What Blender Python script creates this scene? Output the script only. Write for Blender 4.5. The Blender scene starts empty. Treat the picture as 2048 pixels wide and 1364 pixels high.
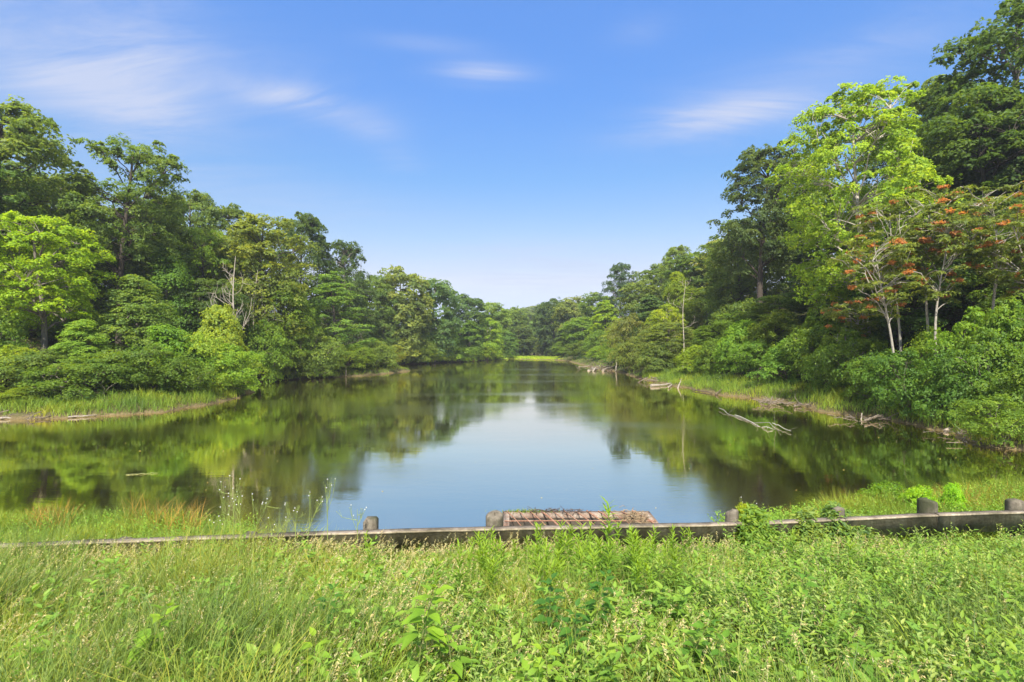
import bpy, math, random
import numpy as np
from math import radians as R_

# ------------------------------------------------------------------ camera, sky, sun, exposure
S = bpy.context.scene
COL = S.collection
CAM_Z = 4.5
HOR = 690.0            # horizon row of the 2048 px wide photograph
F = 1024.0             # focal length in those pixels (18 mm on 36 mm)
cam_d = bpy.data.cameras.new('camera')
cam_d.lens = 18.0; cam_d.sensor_width = 36.0
cam_d.shift_y = (HOR - 682.0) / 2048.0
cam_d.clip_start = 0.05; cam_d.clip_end = 6000
cam = bpy.data.objects.new('camera', cam_d); COL.objects.link(cam)
cam.location = (0, 0, CAM_Z); cam.rotation_euler = (R_(90), 0, 0)
S.camera = cam

SUN_EL, SUN_AZ = 48.0, 184.0      # azimuth clockwise from +Y: behind the camera, to the left
world = bpy.data.worlds.new('World'); S.world = world
world.use_nodes = True
wt = world.node_tree; wt.nodes.clear()
def N(t, typ, **kw):
    n = t.nodes.new(typ)
    for k, v in kw.items():
        setattr(n, k, v)
    return n
def L(t, a, b): t.links.new(a, b)
def math_(t, op, a, b=None, clamp=False):
    n = N(t, 'ShaderNodeMath', operation=op); n.use_clamp = clamp
    for i, v in enumerate((a, b)):
        if v is None: continue
        if hasattr(v, 'links'): L(t, v, n.inputs[i])
        else: n.inputs[i].default_value = v
    return n.outputs[0]
def vmath(t, op, a, b=None):
    n = N(t, 'ShaderNodeVectorMath', operation=op)
    for i, v in enumerate((a, b)):
        if v is None: continue
        if hasattr(v, 'links'): L(t, v, n.inputs[i])
        else: n.inputs[i].default_value = v
    return n
def mixc(t, fac, a, b, mode='MIX'):
    n = N(t, 'ShaderNodeMix', data_type='RGBA', blend_type=mode)
    for i, v in ((0, fac), (6, a), (7, b)):
        if hasattr(v, 'links'): L(t, v, n.inputs[i])
        else: n.inputs[i].default_value = v if i == 0 else (*v, 1)
    return n.outputs[2]
def ramp(t, fac, stops):
    n = N(t, 'ShaderNodeValToRGB')
    el = n.color_ramp.elements
    while len(el) < len(stops): el.new(0.5)
    for e, (p, c) in zip(el, stops):
        e.position = p; e.color = (*c, 1) if len(c) == 3 else c
    L(t, fac, n.inputs[0])
    return n.outputs[0]
def noise(t, vec, scale, detail=3, rough=.5, dist=0):
    n = N(t, 'ShaderNodeTexNoise')
    n.inputs['Scale'].default_value = scale; n.inputs['Detail'].default_value = detail
    n.inputs['Roughness'].default_value = rough; n.inputs['Distortion'].default_value = dist
    if vec is not None: L(t, vec, n.inputs['Vector'])
    return n.outputs[0]

sky = N(wt, 'ShaderNodeTexSky', sky_type='NISHITA')
sky.sun_disc = False; sky.sun_elevation = R_(SUN_EL); sky.sun_rotation = R_(SUN_AZ)
sky.altitude = 200; sky.air_density = 1.0; sky.dust_density = 1.0; sky.ozone_density = 3.0
SKY_STRENGTH = 0.10
tc = N(wt, 'ShaderNodeTexCoord')
sep = N(wt, 'ShaderNodeSeparateXYZ'); L(wt, tc.outputs['Generated'], sep.inputs[0])
# deeper blue overhead, as a clear summer sky
zc = math_(wt, 'MAXIMUM', sep.outputs[2], 0.0)
grade = ramp(wt, zc, [(0.0, (.42, .42, .56)), (0.05, (.44, .41, .55)), (0.126, (.72, .53, .475)), (0.2, (.62, .575, .55)), (0.307, (.47, .60, .68)), (0.432, (.44, .65, .865)), (0.545, (.49, .73, 1.0)), (.65, (.6, .8, 1.0)), (.85, (1.1, 1.1, 1.1))])
skyc = mixc(wt, 1.0, sky.outputs[0], grade, 'MULTIPLY')
# thin cirrus: streaky noise in the plane of the cloud layer, limited to the patches the sky has
den = math_(wt, 'ADD', zc, 0.12)
cx = math_(wt, 'DIVIDE', sep.outputs[0], den); cy = math_(wt, 'DIVIDE', sep.outputs[1], den)
comb = N(wt, 'ShaderNodeCombineXYZ'); L(wt, cx, comb.inputs[0]); L(wt, cy, comb.inputs[1])
mp = N(wt, 'ShaderNodeMapping'); mp.inputs['Scale'].default_value = (0.55, 2.2, 1); mp.inputs['Rotation'].default_value = (0, 0, R_(8))
L(wt, comb.outputs[0], mp.inputs['Vector'])
n1 = noise(wt, mp.outputs[0], 2.0, 9, .66, .8)
wisp = ramp(wt, n1, [(0.34, (0, 0, 0)), (0.80, (1, 1, 1))])
def cloud_patch(px, py, sx, sy, amp):
    # a soft patch centred on a direction of the sky
    v = np.array([(px-1024)/F, 1.0, (HOR-py)/F]); v /= np.linalg.norm(v)
    rt = np.array([v[1], -v[0], 0]); rt /= np.linalg.norm(rt); up = np.cross(rt, v)
    a = vmath(wt, 'DOT_PRODUCT', tc.outputs['Generated'], tuple(rt)).outputs['Value']
    b = vmath(wt, 'DOT_PRODUCT', tc.outputs['Generated'], tuple(up)).outputs['Value']
    f = vmath(wt, 'DOT_PRODUCT', tc.outputs['Generated'], tuple(v)).outputs['Value']
    a = math_(wt, 'DIVIDE', a, sx); b = math_(wt, 'DIVIDE', b, sy)
    r2 = math_(wt, 'ADD', math_(wt, 'MULTIPLY', a, a), math_(wt, 'MULTIPLY', b, b))
    g = math_(wt, 'EXPONENT', math_(wt, 'MULTIPLY', r2, -1.0))
    g = math_(wt, 'MULTIPLY', g, math_(wt, 'GREATER_THAN', f, 0.0))
    return math_(wt, 'MULTIPLY', g, amp)
patches = [(215, 190, .11, .045, .62), (60, 90, .2, .08, .45), (290, 90, .06, .09, .4), (600, 200, .10, .022, .9), (965, 148, .075, .016, .85), (750, 260, .05, .018, .4),
           (1460, 228, .13, .028, .85), (1380, 262, .1, .03, .35), (860, 88, .09, .012, .25), (1290, 60, .05, .02, .2),
           (140, 60, .28, .12, .10), (420, 120, .3, .05, .12), (340, 330, .3, .03, .14), (560, 400, .3, .03, .14), (1600, 150, .2, .05, .2),
           (1770, 75, .09, .03, .25), (1010, 495, .10, .016, .35), (1120, 545, .22, .05, .55), (800, 320, .04, .02, .2), (560, 520, .2, .05, .25)]
tot = None
for p_ in patches:
    g = cloud_patch(*p_)
    tot = g if tot is None else math_(wt, 'ADD', tot, g)
cov = math_(wt, 'MULTIPLY', tot, math_(wt, 'ADD', math_(wt, 'MULTIPLY', wisp, 1.5), .24), True)
# bright cloud veil added overhead, above the view, as fill light
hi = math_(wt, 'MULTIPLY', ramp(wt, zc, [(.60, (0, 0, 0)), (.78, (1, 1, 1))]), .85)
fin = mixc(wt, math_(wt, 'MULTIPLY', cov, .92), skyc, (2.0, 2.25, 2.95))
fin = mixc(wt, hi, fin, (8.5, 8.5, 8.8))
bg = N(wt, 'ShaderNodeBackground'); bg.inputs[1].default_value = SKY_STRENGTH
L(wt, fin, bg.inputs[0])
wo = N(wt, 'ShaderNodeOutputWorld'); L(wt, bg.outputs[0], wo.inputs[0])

sun_d = bpy.data.lights.new('sun', 'SUN'); sun_d.energy = 4.2; sun_d.angle = R_(0.6); sun_d.color = (1.0, .95, .86)
sun = bpy.data.objects.new('sun', sun_d); COL.objects.link(sun)
sun.rotation_euler = (R_(90 - SUN_EL), 0, R_(180 - SUN_AZ))
S.view_settings.view_transform = 'Standard'; S.view_settings.look = 'None'
S.view_settings.exposure = 1.6; S.view_settings.gamma = 1.0
S.render.engine = 'CYCLES'
S.cycles.max_bounces = 8; S.cycles.diffuse_bounces = 3; S.cycles.glossy_bounces = 3
S.cycles.transmission_bounces = 4; S.cycles.transparent_max_bounces = 6; S.cycles.volume_bounces = 0
S.cycles.sample_clamp_indirect = 6

# ------------------------------------------------------------------ helpers
def tag(o, label=None, cat=None, group=None, kind=None):
    if label: o['label'] = label
    if cat: o['category'] = cat
    if group: o['group'] = group
    if kind: o['kind'] = kind
    return o
def mesh(name, V, Q, mat, tint=None, smooth=False, tris=None):
    V = np.asarray(V, dtype=np.float32).reshape(-1, 3); Q = np.asarray(Q, dtype=np.int32).reshape(-1, 4)
    me = bpy.data.meshes.new(name)
    me.vertices.add(len(V)); me.vertices.foreach_set('co', V.ravel())
    me.loops.add(Q.size); me.loops.foreach_set('vertex_index', Q.ravel())
    me.polygons.add(len(Q)); me.polygons.foreach_set('loop_start', np.arange(0, Q.size, 4, dtype=np.int32))
    try: me.polygons.foreach_set('loop_total', np.full(len(Q), 4, dtype=np.int32))
    except Exception: pass
    if smooth: me.polygons.foreach_set('use_smooth', np.ones(len(Q), dtype=bool))
    if tint is not None:
        a = me.attributes.new('tint', 'FLOAT', 'POINT'); a.data.foreach_set('value', np.asarray(tint, dtype=np.float32))
    me.update(calc_edges=True)
    if mat: me.materials.append(mat)
    return me
def obj(name, me, parent=None, loc=None, color=None):
    o = bpy.data.objects.new(name, me); COL.objects.link(o)
    if parent: o.parent = parent
    if loc is not None: o.location = loc
    if color is not None: o.color = (*color, 1)
    return o
def empty(name, loc, rz=0, sc=(1, 1, 1)):
    o = bpy.data.objects.new(name, None); COL.objects.link(o)
    o.location = loc; o.rotation_euler = (0, 0, rz); o.scale = sc; o.empty_display_size = .2
    return o
def unit(v): return v / np.maximum(np.linalg.norm(v, axis=-1, keepdims=True), 1e-9)
class Geo:
    """collects tubes and boxes into one mesh"""
    def __init__(s): s.V = []; s.Q = []; s.T = []; s.n = 0
    def add(s, V, Q, t=0.5):
        V = np.asarray(V, float).reshape(-1, 3); Q = np.asarray(Q, int).reshape(-1, 4)
        s.V.append(V); s.Q.append(Q + s.n); s.n += len(V)
        s.T.append(np.full(len(V), t) if np.isscalar(t) else np.asarray(t))
    def tube(s, pts, rad, sides=6, t=0.5, cap=True):
        P = np.asarray(pts, float); n = len(P)
        rad = np.broadcast_to(np.asarray(rad, float), (n,))
        T = np.gradient(P, axis=0); T = unit(T)
        ref = np.array([0.0, 0, 1]) if abs(T[0][2]) < .9 else np.array([1.0, 0, 0])
        U = unit(np.cross(T, ref)); W = np.cross(T, U)
        a = np.arange(sides) * 2 * math.pi / sides
        V = P[:, None] + rad[:, None, None] * (np.cos(a)[None, :, None] * U[:, None] + np.sin(a)[None, :, None] * W[:, None])
        V = V.reshape(-1, 3)
        i = np.arange(n - 1)[:, None] * sides; j = np.arange(sides)[None]; k = (j + 1) % sides
        Q = np.stack([i + j, i + k, i + sides + k, i + sides + j], -1).reshape(-1, 4)
        s.add(V, Q, t)
        if cap:
            for e, c in ((0, P[0]), (n - 1, P[-1])):
                if rad[e] < .012: continue
                base = e * sides
                ring = V[base:base + sides]
                VV = np.vstack([ring, ring * .5 + c * .5, ring * .02 + c * .98])
                q = []
                for m in range(2):
                    for z in range(sides):
                        q.append([m*sides+z, m*sides+(z+1) % sides, (m+1)*sides+(z+1) % sides, (m+1)*sides+z])
                if e == 0: q = [x[::-1] for x in q]
                s.add(VV, q, t)
    def build(s, name, mat, smooth=True):
        return mesh(name, np.vstack(s.V), np.vstack(s.Q), mat, np.concatenate(s.T), smooth)

# ------------------------------------------------------------------ materials
def new_mat(name):
    m = bpy.data.materials.new(name); m.use_nodes = True
    t = m.node_tree; t.nodes.clear()
    out = N(t, 'ShaderNodeOutputMaterial')
    return m, t, out
def principled(t, out, col, rough=.8, spec=.3):
    p = N(t, 'ShaderNodeBsdfPrincipled')
    if hasattr(col, 'links'): L(t, col, p.inputs['Base Color'])
    else: p.inputs['Base Color'].default_value = (*col, 1)
    if hasattr(rough, 'links'): L(t, rough, p.inputs['Roughness'])
    else: p.inputs['Roughness'].default_value = rough
    p.inputs['Specular IOR Level'].default_value = spec
    L(t, p.outputs[0], out.inputs[0])
    return p
def bump(t, p, h, strength=.5, dist=.02):
    b = N(t, 'ShaderNodeBump'); b.inputs['Strength'].default_value = strength; b.inputs['Distance'].default_value = dist
    L(t, h, b.inputs['Height']); L(t, b.outputs[0], p.inputs['Normal'])
def leaf_material(name, transl=.38, hue=.5, yellow=(1.55, 1.25, .8), rough=.55, spec=.25):
    m, t, out = new_mat(name)
    oi = N(t, 'ShaderNodeObjectInfo')
    at = N(t, 'ShaderNodeAttribute', attribute_name='tint')
    # tint 0..1 : darker blue green leaves to yellower, paler leaves
    k = ramp(t, at.outputs['Fac'], [(0, (.50, .60, .75)), (.5, (1, 1, 1)), (1, yellow)])
    c = mixc(t, 1.0, oi.outputs['Color'], k, 'MULTIPLY')
    p = N(t, 'ShaderNodeBsdfPrincipled'); L(t, c, p.inputs['Base Color'])
    p.inputs['Roughness'].default_value = rough; p.inputs['Specular IOR Level'].default_value = spec
    tr = N(t, 'ShaderNodeBsdfTranslucent')
    c2 = mixc(t, 1.0, c, (1.5, 1.35, .6), 'MULTIPLY'); L(t, c2, tr.inputs[0])
    mx = N(t, 'ShaderNodeMixShader'); mx.inputs[0].default_value = transl
    L(t, p.outputs[0], mx.inputs[1]); L(t, tr.outputs[0], mx.inputs[2]); L(t, mx.outputs[0], out.inputs[0])
    return m
M_leaf = leaf_material('leaf_foliage', transl=.54)
M_grass = leaf_material('grass_blades', transl=.4, yellow=(1.7, 1.25, .95))
def bark_material(name):
    m, t, out = new_mat(name)
    oi = N(t, 'ShaderNodeObjectInfo'); tcx = N(t, 'ShaderNodeTexCoord')
    mpx = N(t, 'ShaderNodeMapping'); mpx.inputs['Scale'].default_value = (6, 6, 1.2); L(t, tcx.outputs['Object'], mpx.inputs[0])
    n = noise(t, mpx.outputs[0], 3, 5, .65)
    k = ramp(t, n, [(.3, (.5, .5, .5)), (.7, (1.3, 1.25, 1.2))])
    c = mixc(t, 1.0, oi.outputs['Color'], k, 'MULTIPLY')
    p = principled(t, out, c, .9, .15); bump(t, p, n, .6, .03)
    return m
M_bark = bark_material('tree_bark')

# ------------------------------------------------------------------ terrain
def pt(px, py):          # a point of the water level from the photograph
    d = CAM_Z * F / (py - HOR)
    return ((px - 1024) / F * d, d)
lake = [(-60, 12.5), (-30, 12.2), (-14, 12.2), (-8, 12.0), (-4.5, 11.2), (0, 11.0), (4, 11.2), (7, 12.2), (11, 13.4), (16, 14.2), (26, 14.6), (34, 16), (36, 20), (28, 21),
        (22, 21.8)] + [pt(*q) for q in [(1960, 893), (1900, 864), (1760, 838), (1640, 822), (1560, 802), (1440, 790), (1370, 776), (1300, 762), (1240, 745), (1180, 734), (1135, 722)]] + \
       [(12, 156), (1, 164), (-.6, 164)] + [pt(*q) for q in [(950, 722), (850, 727)]] + [(-33, 112), (-30, 98), (-17.6, 90), (-19.5, 80), (-22, 74), (-31, 66), (-29, 56), (-24.8, 48.5), (-23.2, 42.7), (-23.0, 37), (-23.2, 34.2), (-26, 32), (-30, 31), (-40, 29), (-60, 27)]
valley = [p for p in lake[:27]] + [(17, 170), (16, 250), (10, 270), (-4, 270), (-8, 200), (-6, 168)] + [p for p in lake[29:]]
def seg_dist(P, poly):
    A = np.array(poly, float); B = np.roll(A, -1, axis=0)
    best = np.full(len(P), 1e9); inside = np.zeros(len(P), bool)
    for a, b in zip(A, B):
        ab = b - a; ap = P - a
        tt = np.clip((ap @ ab) / (ab @ ab + 1e-12), 0, 1)
        best = np.minimum(best, np.hypot(*(ap - tt[:, None] * ab).T))
        c = (a[1] > P[:, 1]) != (b[1] > P[:, 1])
        xs = (b[0] - a[0]) * (P[:, 1] - a[1]) / (b[1] - a[1] + 1e-12) + a[0]
        inside ^= c & (P[:, 0] < xs)
    return np.where(inside, -best, best)
def sstep(x, a, b):
    t_ = np.clip((x - a) / (b - a), 0, 1); return t_ * t_ * (3 - 2 * t_)
def fnoise(x, y, s=1.0, seed=0):
    r = np.random.RandomState(seed); o = np.zeros_like(np.asarray(x, float))
    for k in range(6):
        f = s * 1.9 ** k; a = r.rand() * 6.28; ph = r.rand() * 6.28; ph2 = r.rand() * 6.28
        o = o + (np.sin((x * math.cos(a) + y * math.sin(a)) * f + ph) * np.sin((-x * math.sin(a) + y * math.cos(a)) * f * 1.1 + ph2)) / 1.6 ** k
    return o
def ground(x, y):
    x = np.atleast_1d(np.asarray(x, float)); y = np.atleast_1d(np.asarray(y, float))
    P = np.stack([x, y], -1)
    sl = seg_dist(P, lake); s = seg_dist(P, valley)
    sl = sl + .35 * fnoise(x, y, .9, 3) * np.clip(np.abs(y) / 30, 0, 1); s = s + .35 * fnoise(x, y, .9, 3)
    left = np.interp(s, [0, .45, 1, 4, 10, 25, 45, 90, 200], [.04, .27, .42, 1.0, 2.8, 8.5, 12, 13, 14])
    right = np.interp(s, [0, .45, 1, 5, 10, 25, 45, 90, 200], [.04, .27, .42, 1.5, 4.2, 12.5, 17, 19, 20])
    w = sstep(x, -6, 10)
    hill = left * (1 - w) + right * w + fnoise(x, y, .12, 5) * np.clip(s / 15, 0, 1) * .7
    far = sstep(y, 250, 420) * 3
    hill = hill + far * np.clip(s / 30, 0, 1)
    marsh = .10 + .05 * fnoise(x, y, .5, 9)
    hill = np.where((s < 0.0), np.minimum(marsh, .05 + .3 * np.maximum(sl, 0)), hill)
    dam = np.interp(y, [-30, 0, 3, 8.5, 10.5, 14.5], [3.0, 2.9, 2.0, .85, .42, .25]) + .04 * fnoise(x, y, 1.3, 2)
    dam = np.minimum(dam, .03 + .42 * np.maximum(sl, 0))
    wd = sstep(y, 14, 26)
    h = hill * wd + dam * (1 - wd)
    bed = -np.minimum(1.6, .04 + .25 * np.abs(sl))
    return np.where(sl < 0, bed, np.maximum(h, .012))
def gz(x, y): return float(ground(x, y)[0])
def on_land(px, d, zmin=.12):
    # step back from the camera until the spot is on dry land
    for _ in range(40):
        if gz((px - 1024) / F * d, d) > zmin: break
        d += .5
    return d
def at_px(px, d): return (px - 1024) / F * d
def top_z(py, d): return CAM_Z + (HOR - py) / F * d

xs = np.unique(np.concatenate([np.arange(-50, -16, .4), np.arange(-16, 14, .7), np.arange(14, 34, .35), np.arange(34, 50, .8), np.arange(-130, 130, 4), np.arange(-1500, 1501, 60)]))
ys = np.unique(np.concatenate([np.arange(-6, 20, .6), np.arange(20, 50, .35), np.arange(50, 170, 1.2), np.arange(-60, 420, 6), np.arange(-300, 2601, 60)]))
GX, GY = np.meshgrid(xs, ys)
GZ = ground(GX.ravel(), GY.ravel())
nx = len(xs)
i = (np.arange(len(ys) - 1)[:, None] * nx + np.arange(nx - 1)[None]).ravel()
Q = np.stack([i, i + 1, i + nx + 1, i + nx], -1)
m, t, out = new_mat('earth_ground')
g = N(t, 'ShaderNodeNewGeometry'); sp = N(t, 'ShaderNodeSeparateXYZ'); L(t, g.outputs['Position'], sp.inputs[0])
na = noise(t, g.outputs['Position'], .8, 6, .65); nb = noise(t, g.outputs['Position'], 9, 5, .6)
litter = ramp(t, na, [(.35, (.045, .034, .018)), (.55, (.06, .06, .02)), (.7, (.035, .055, .014))])
mud = ramp(t, nb, [(.3, (.06, .046, .02)), (.7, (.135, .105, .05))])
zz = math_(t, 'ADD', sp.outputs[2], math_(t, 'MULTIPLY', math_(t, 'SUBTRACT', na, .5), .35))
fac = ramp(t, zz, [(.13, (1, 1, 1)), (.30, (0, 0, 0))])
c = mixc(t, fac, litter, mud)
p = principled(t, out, c, .95, .1); bump(t, p, nb, .8, .08)
M_earth = m
tag(obj('ground', mesh('ground', np.stack([GX.ravel(), GY.ravel(), GZ], -1), Q, m, smooth=True)), 'wooded valley ground with muddy shoreline around the lake', 'ground', kind='structure')

# ------------------------------------------------------------------ water
m, t, out = new_mat('lake_water')
g = N(t, 'ShaderNodeNewGeometry')
mpw = N(t, 'ShaderNodeMapping'); mpw.inputs['Scale'].default_value = (.55, 1.6, 1); L(t, g.outputs['Position'], mpw.inputs[0])
w1 = noise(t, mpw.outputs[0], 1.1, 3, .55, .3); w2 = noise(t, mpw.outputs[0], 5.5, 3, .6)
mpp = N(t, 'ShaderNodeMapping'); mpp.inputs['Scale'].default_value = (.035, .10, 1); L(t, g.outputs['Position'], mpp.inputs[0])
patch = ramp(t, noise(t, mpp.outputs[0], 1.0, 4, .6), [(.45, (.05,)*3), (.62, (1, 1, 1))])
hgt = math_(t, 'ADD', math_(t, 'MULTIPLY', w1, .5), math_(t, 'MULTIPLY', w2, math_(t, 'MULTIPLY', patch, .7)))
murk = ramp(t, noise(t, g.outputs['Position'], .09, 4, .6), [(.3, (.050, .038, .007)), (.7, (.068, .050, .010))])
df = N(t, 'ShaderNodeBsdfDiffuse'); L(t, murk, df.inputs[0])
gl = N(t, 'ShaderNodeBsdfGlossy'); gl.inputs[0].default_value = (1, .93, .76, 1)
L(t, math_(t, 'ADD', .04, math_(t, 'MULTIPLY', patch, .09)), gl.inputs['Roughness'])
fr = N(t, 'ShaderNodeFresnel'); fr.inputs['IOR'].default_value = 1.5
bn = N(t, 'ShaderNodeBump'); bn.inputs['Strength'].default_value = .10; bn.inputs['Distance'].default_value = .05
L(t, hgt, bn.inputs['Height']); L(t, bn.outputs[0], gl.inputs['Normal'])
fac = math_(t, 'MINIMUM', math_(t, 'ADD', .70, math_(t, 'MULTIPLY', fr.outputs[0], .8)), .97)
mx = N(t, 'ShaderNodeMixShader'); L(t, fac, mx.inputs[0]); L(t, df.outputs[0], mx.inputs[1]); L(t, gl.outputs[0], mx.inputs[2]); L(t, mx.outputs[0], out.inputs[0])
wx = np.linspace(-90, 60, 2); wy = np.linspace(9.5, 168, 2)
V = [(-90, 9.5, 0), (60, 9.5, 0), (60, 172, 0), (-90, 172, 0)]
tag(obj('water', mesh('water', V, [(0, 1, 2, 3)], m)), 'still olive green lake water', 'water', kind='structure')

# ------------------------------------------------------------------ foliage generators
def leaf_quads(C, Nn, size, rs, aspect=.55):
    """rhombic leaves: centres, normals, lengths -> verts, quads"""
    n = len(C)
    r = unit(rs.randn(n, 3)); a = unit(np.cross(Nn, r)); b = np.cross(Nn, a)
    size = np.broadcast_to(size, (n,))[:, None]
    s = size * .5
    fold = Nn * s * .25
    V = np.stack([C - a * s - fold, C + b * s * aspect + fold*.5, C + a * s - fold, C - b * s * aspect + fold*.5], 1).reshape(-1, 3)
    Q = np.arange(n * 4).reshape(-1, 4)
    return V, Q
ENV = {
    'round': lambda t: np.where(t < .55, .55 + .45 * np.sin(np.pi * np.clip(t, 0, 1) / 1.1), np.clip(1 - ((t - .55) / .47) ** 2.3, 0, 1) ** .5),
    'dome': lambda t: np.where(t < .62, .74 + .26 * np.sin(np.pi * t / 1.24), np.clip(1 - ((t - .62) / .40) ** 2.2, 0, 1) ** .5),
    'cone': lambda t: np.clip(1.08 - t, 0.05, 1) ** .75 * np.clip(t * 6 + .45, 0, 1),
    'umbrella': lambda t: .35 + .65 * np.sin(np.pi * np.clip(t, 0, 1) ** 1.6) ** .5,
    'bush': lambda t: np.sqrt(np.clip(1.02 - t ** 2.2, 0, 1)),
}
def make_tree(seed, H=12.0, RAD=4.0, z0=.2, env='round', clumps=60, crad=.26, sub=9, per=30, leaf=.2, flat=.62, trunk_r=.16,
              lean=(0, 0), ragged=.25, up=.9, pale=False, droop=.25, forks=7, inner=.35, twigs=True, aspect=.55):
    rs = np.random.RandomState(seed)
    def axis(t):   # trunk axis
        t = np.asarray(t, float)[..., None]
        b = np.concatenate([lean[0] * t ** 1.5 + .25 * np.sin(t * 5 + seed), lean[1] * t ** 1.5 + .2 * np.sin(t * 4 + seed * 2), t * H], -1)
        b[..., 0] -= .25 * math.sin(seed); b[..., 1] -= .2 * math.sin(seed * 2)
        return b
    # envelope lobes
    lob = rs.rand(6) * 6.28; la = rs.rand(6)
    def envr(t, a):
        m = 1 + ragged * (.5 * np.sin(2 * a + lob[0] + 3 * t) + .45 * np.sin(3 * a + lob[1] - 5 * t) + .45 * np.sin(5 * a + lob[2] + 7 * t) + .3 * np.sin(11 * t + lob[3] + a))
        return ENV[env](t) * m * RAD
    tt = rs.rand(clumps) ** .9; aa = rs.rand(clumps) * 2 * np.pi
    fr = inner + (1 - inner) * rs.rand(clumps) ** .45
    rr = envr(tt, aa) * fr * .86
    zt = z0 + (1 - z0) * tt * (1 - crad * RAD / H * .5)
    A = axis(zt)
    C = A + np.stack([rr * np.cos(aa), rr * np.sin(aa), rs.randn(clumps) * .02 * H], -1)
    if clumps:
        C = np.vstack([C, axis(.965)]); 
    nC = len(C)
    cr = crad * RAD * (.5 + 1.0 * rs.rand(nC) ** 1.4) * (1 - .25 * np.clip((C[:, 2] / H - .6) / .4, 0, 1))
    # branches
    G = Geo()
    ts = np.linspace(0, .93, 12)
    ax = axis(ts); G.tube(ax, trunk_r * (1.25 - ts) ** 1.1 * np.where(ts < .04, 1.35, 1), 8, .5)
    prim = rs.choice(nC, min(forks, nC), replace=False) if nC else []
    nodes = [axis(u) for u in np.linspace(z0 * .8, .9, 10)]; nr = [trunk_r * (1.2 - u) for u in np.linspace(z0 * .8, .9, 10)]
    def limb(a, b, ra, rb, k=6):
        u = np.linspace(0, 1, k)[:, None]; d = b - a; ln = np.linalg.norm(d)
        P = a + d * u + np.array([0, 0, 1]) * ln * .14 * np.sin(np.pi * u * .9) + rs.randn(k, 3) * ln * .035 * np.sin(np.pi * u)
        G.tube(P, np.linspace(ra, rb, k), 5, .5, cap=False)
        return P
    for q in prim:
        c = C[q]; hz_ = math.hypot(c[0], c[1]); tz = max(z0 * .75, min(.85, (c[2] - hz_ * .9) / H))
        P = limb(axis(tz), c, trunk_r * .52 * (1.2 - tz), .03)
        nodes += list(P[2:]); nr += list(np.linspace(trunk_r * .4, .03, 6)[2:])
    Nd = np.array(nodes); nrr = np.array(nr)
    if twigs:
        for q in range(nC):
            if q in set(prim): continue
            dd = np.linalg.norm(Nd - C[q], axis=1) + np.where(Nd[:, 2] > C[q][2] - .1, 2.5, 0)
            j = int(np.argmin(dd)); limb(Nd[j], C[q], min(.055, nrr[j] * .7), .012, 4)
    # leaves
    nS = nC * sub
    ci = np.repeat(np.arange(nC), sub)
    d = unit(rs.randn(nS, 3)); d[:, 2] = np.abs(d[:, 2]) * .9 - .25 * (rs.rand(nS) < .4)
    rad = cr[ci] * (.45 + .6 * rs.rand(nS) ** .6)
    SC = C[ci] + d * rad[:, None] * np.array([1, 1, flat])
    outw = unit(SC - (A.mean(0) if clumps else 0)[None]); 
    SN = unit(d * .75 + outw * .35 + np.array([0, 0, up]) + rs.randn(nS, 3) * .38)
    Rs = cr[ci] * (.32 + .25 * rs.rand(nS))
    li = np.repeat(np.arange(nS), per); n = len(li)
    r1 = unit(np.cross(SN[li], unit(rs.randn(n, 3)))); rl = np.sqrt(rs.rand(n)) * Rs[li]
    P = SC[li] + r1 * rl[:, None] + SN[li] * (rs.randn(n) * .12 * Rs[li])[:, None]
    P[:, 2] -= droop * (rl ** 2) / np.maximum(Rs[li], .05)
    LN = unit(SN[li] + r1 * .35 + rs.randn(n, 3) * .42)
    sz = leaf * (.6 + .7 * rs.rand(n))
    V, Qd = leaf_quads(P, LN, sz, rs, aspect)
    ct = rs.rand(nC); st = rs.rand(nS)
    tint = np.clip(.5 + .30 * (ct[ci][li] - .5) + .38 * (st[li] - .5) + .5 * (rs.rand(n) - .5), 0, 1)
    return G, V, Qd, np.repeat(tint, 4), C, cr

PROTO = {}
def proto(name, **kw):
    G, V, Qd, tn, C, cr = make_tree(**kw)
    PROTO[name] = (kw.get('H', 12.0), kw.get('RAD', 4.0), G.build(name + '_trunk', M_bark), mesh(name + '_crown', V, Qd, M_leaf, tn))
proto('oak_a', seed=11, H=18, RAD=5.6, z0=.14, env='round', clumps=230, crad=.22, sub=9, per=19, leaf=.29, ragged=.3, trunk_r=.26, forks=9, flat=.9, up=.55)
proto('oak_b', seed=12, H=18, RAD=5.4, z0=.12, env='dome', clumps=230, crad=.22, sub=9, per=19, leaf=.29, ragged=.32, trunk_r=.26, forks=8, flat=.9, up=.55)
proto('soft_a', seed=21, H=16, RAD=5.0, z0=.06, env='dome', clumps=170, crad=0.25, sub=10, per=20, leaf=.26, ragged=0.13, trunk_r=.2, flat=.8, up=.6)
proto('soft_b', seed=22, H=16, RAD=4.6, z0=.05, env='round', clumps=170, crad=0.25, sub=10, per=20, leaf=.26, ragged=0.15, trunk_r=.2, flat=.8, up=.6)
proto('cone_a', seed=31, H=12, RAD=4.0, z0=.04, env='cone', clumps=150, crad=0.26, sub=9, per=20, leaf=.22, ragged=0.15, trunk_r=.15, flat=0.75, up=0.7)
proto('cone_b', seed=32, H=12, RAD=3.8, z0=.05, env='cone', clumps=140, crad=0.27, sub=9, per=20, leaf=.22, ragged=0.18, trunk_r=.15, flat=0.8, up=0.55)
proto('layer_a', seed=41, H=10, RAD=4.5, z0=.08, env='dome', clumps=120, crad=0.26, sub=9, per=24, leaf=.22, ragged=0.2, trunk_r=.15, flat=0.5, up=1.2, droop=0.4)
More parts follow.
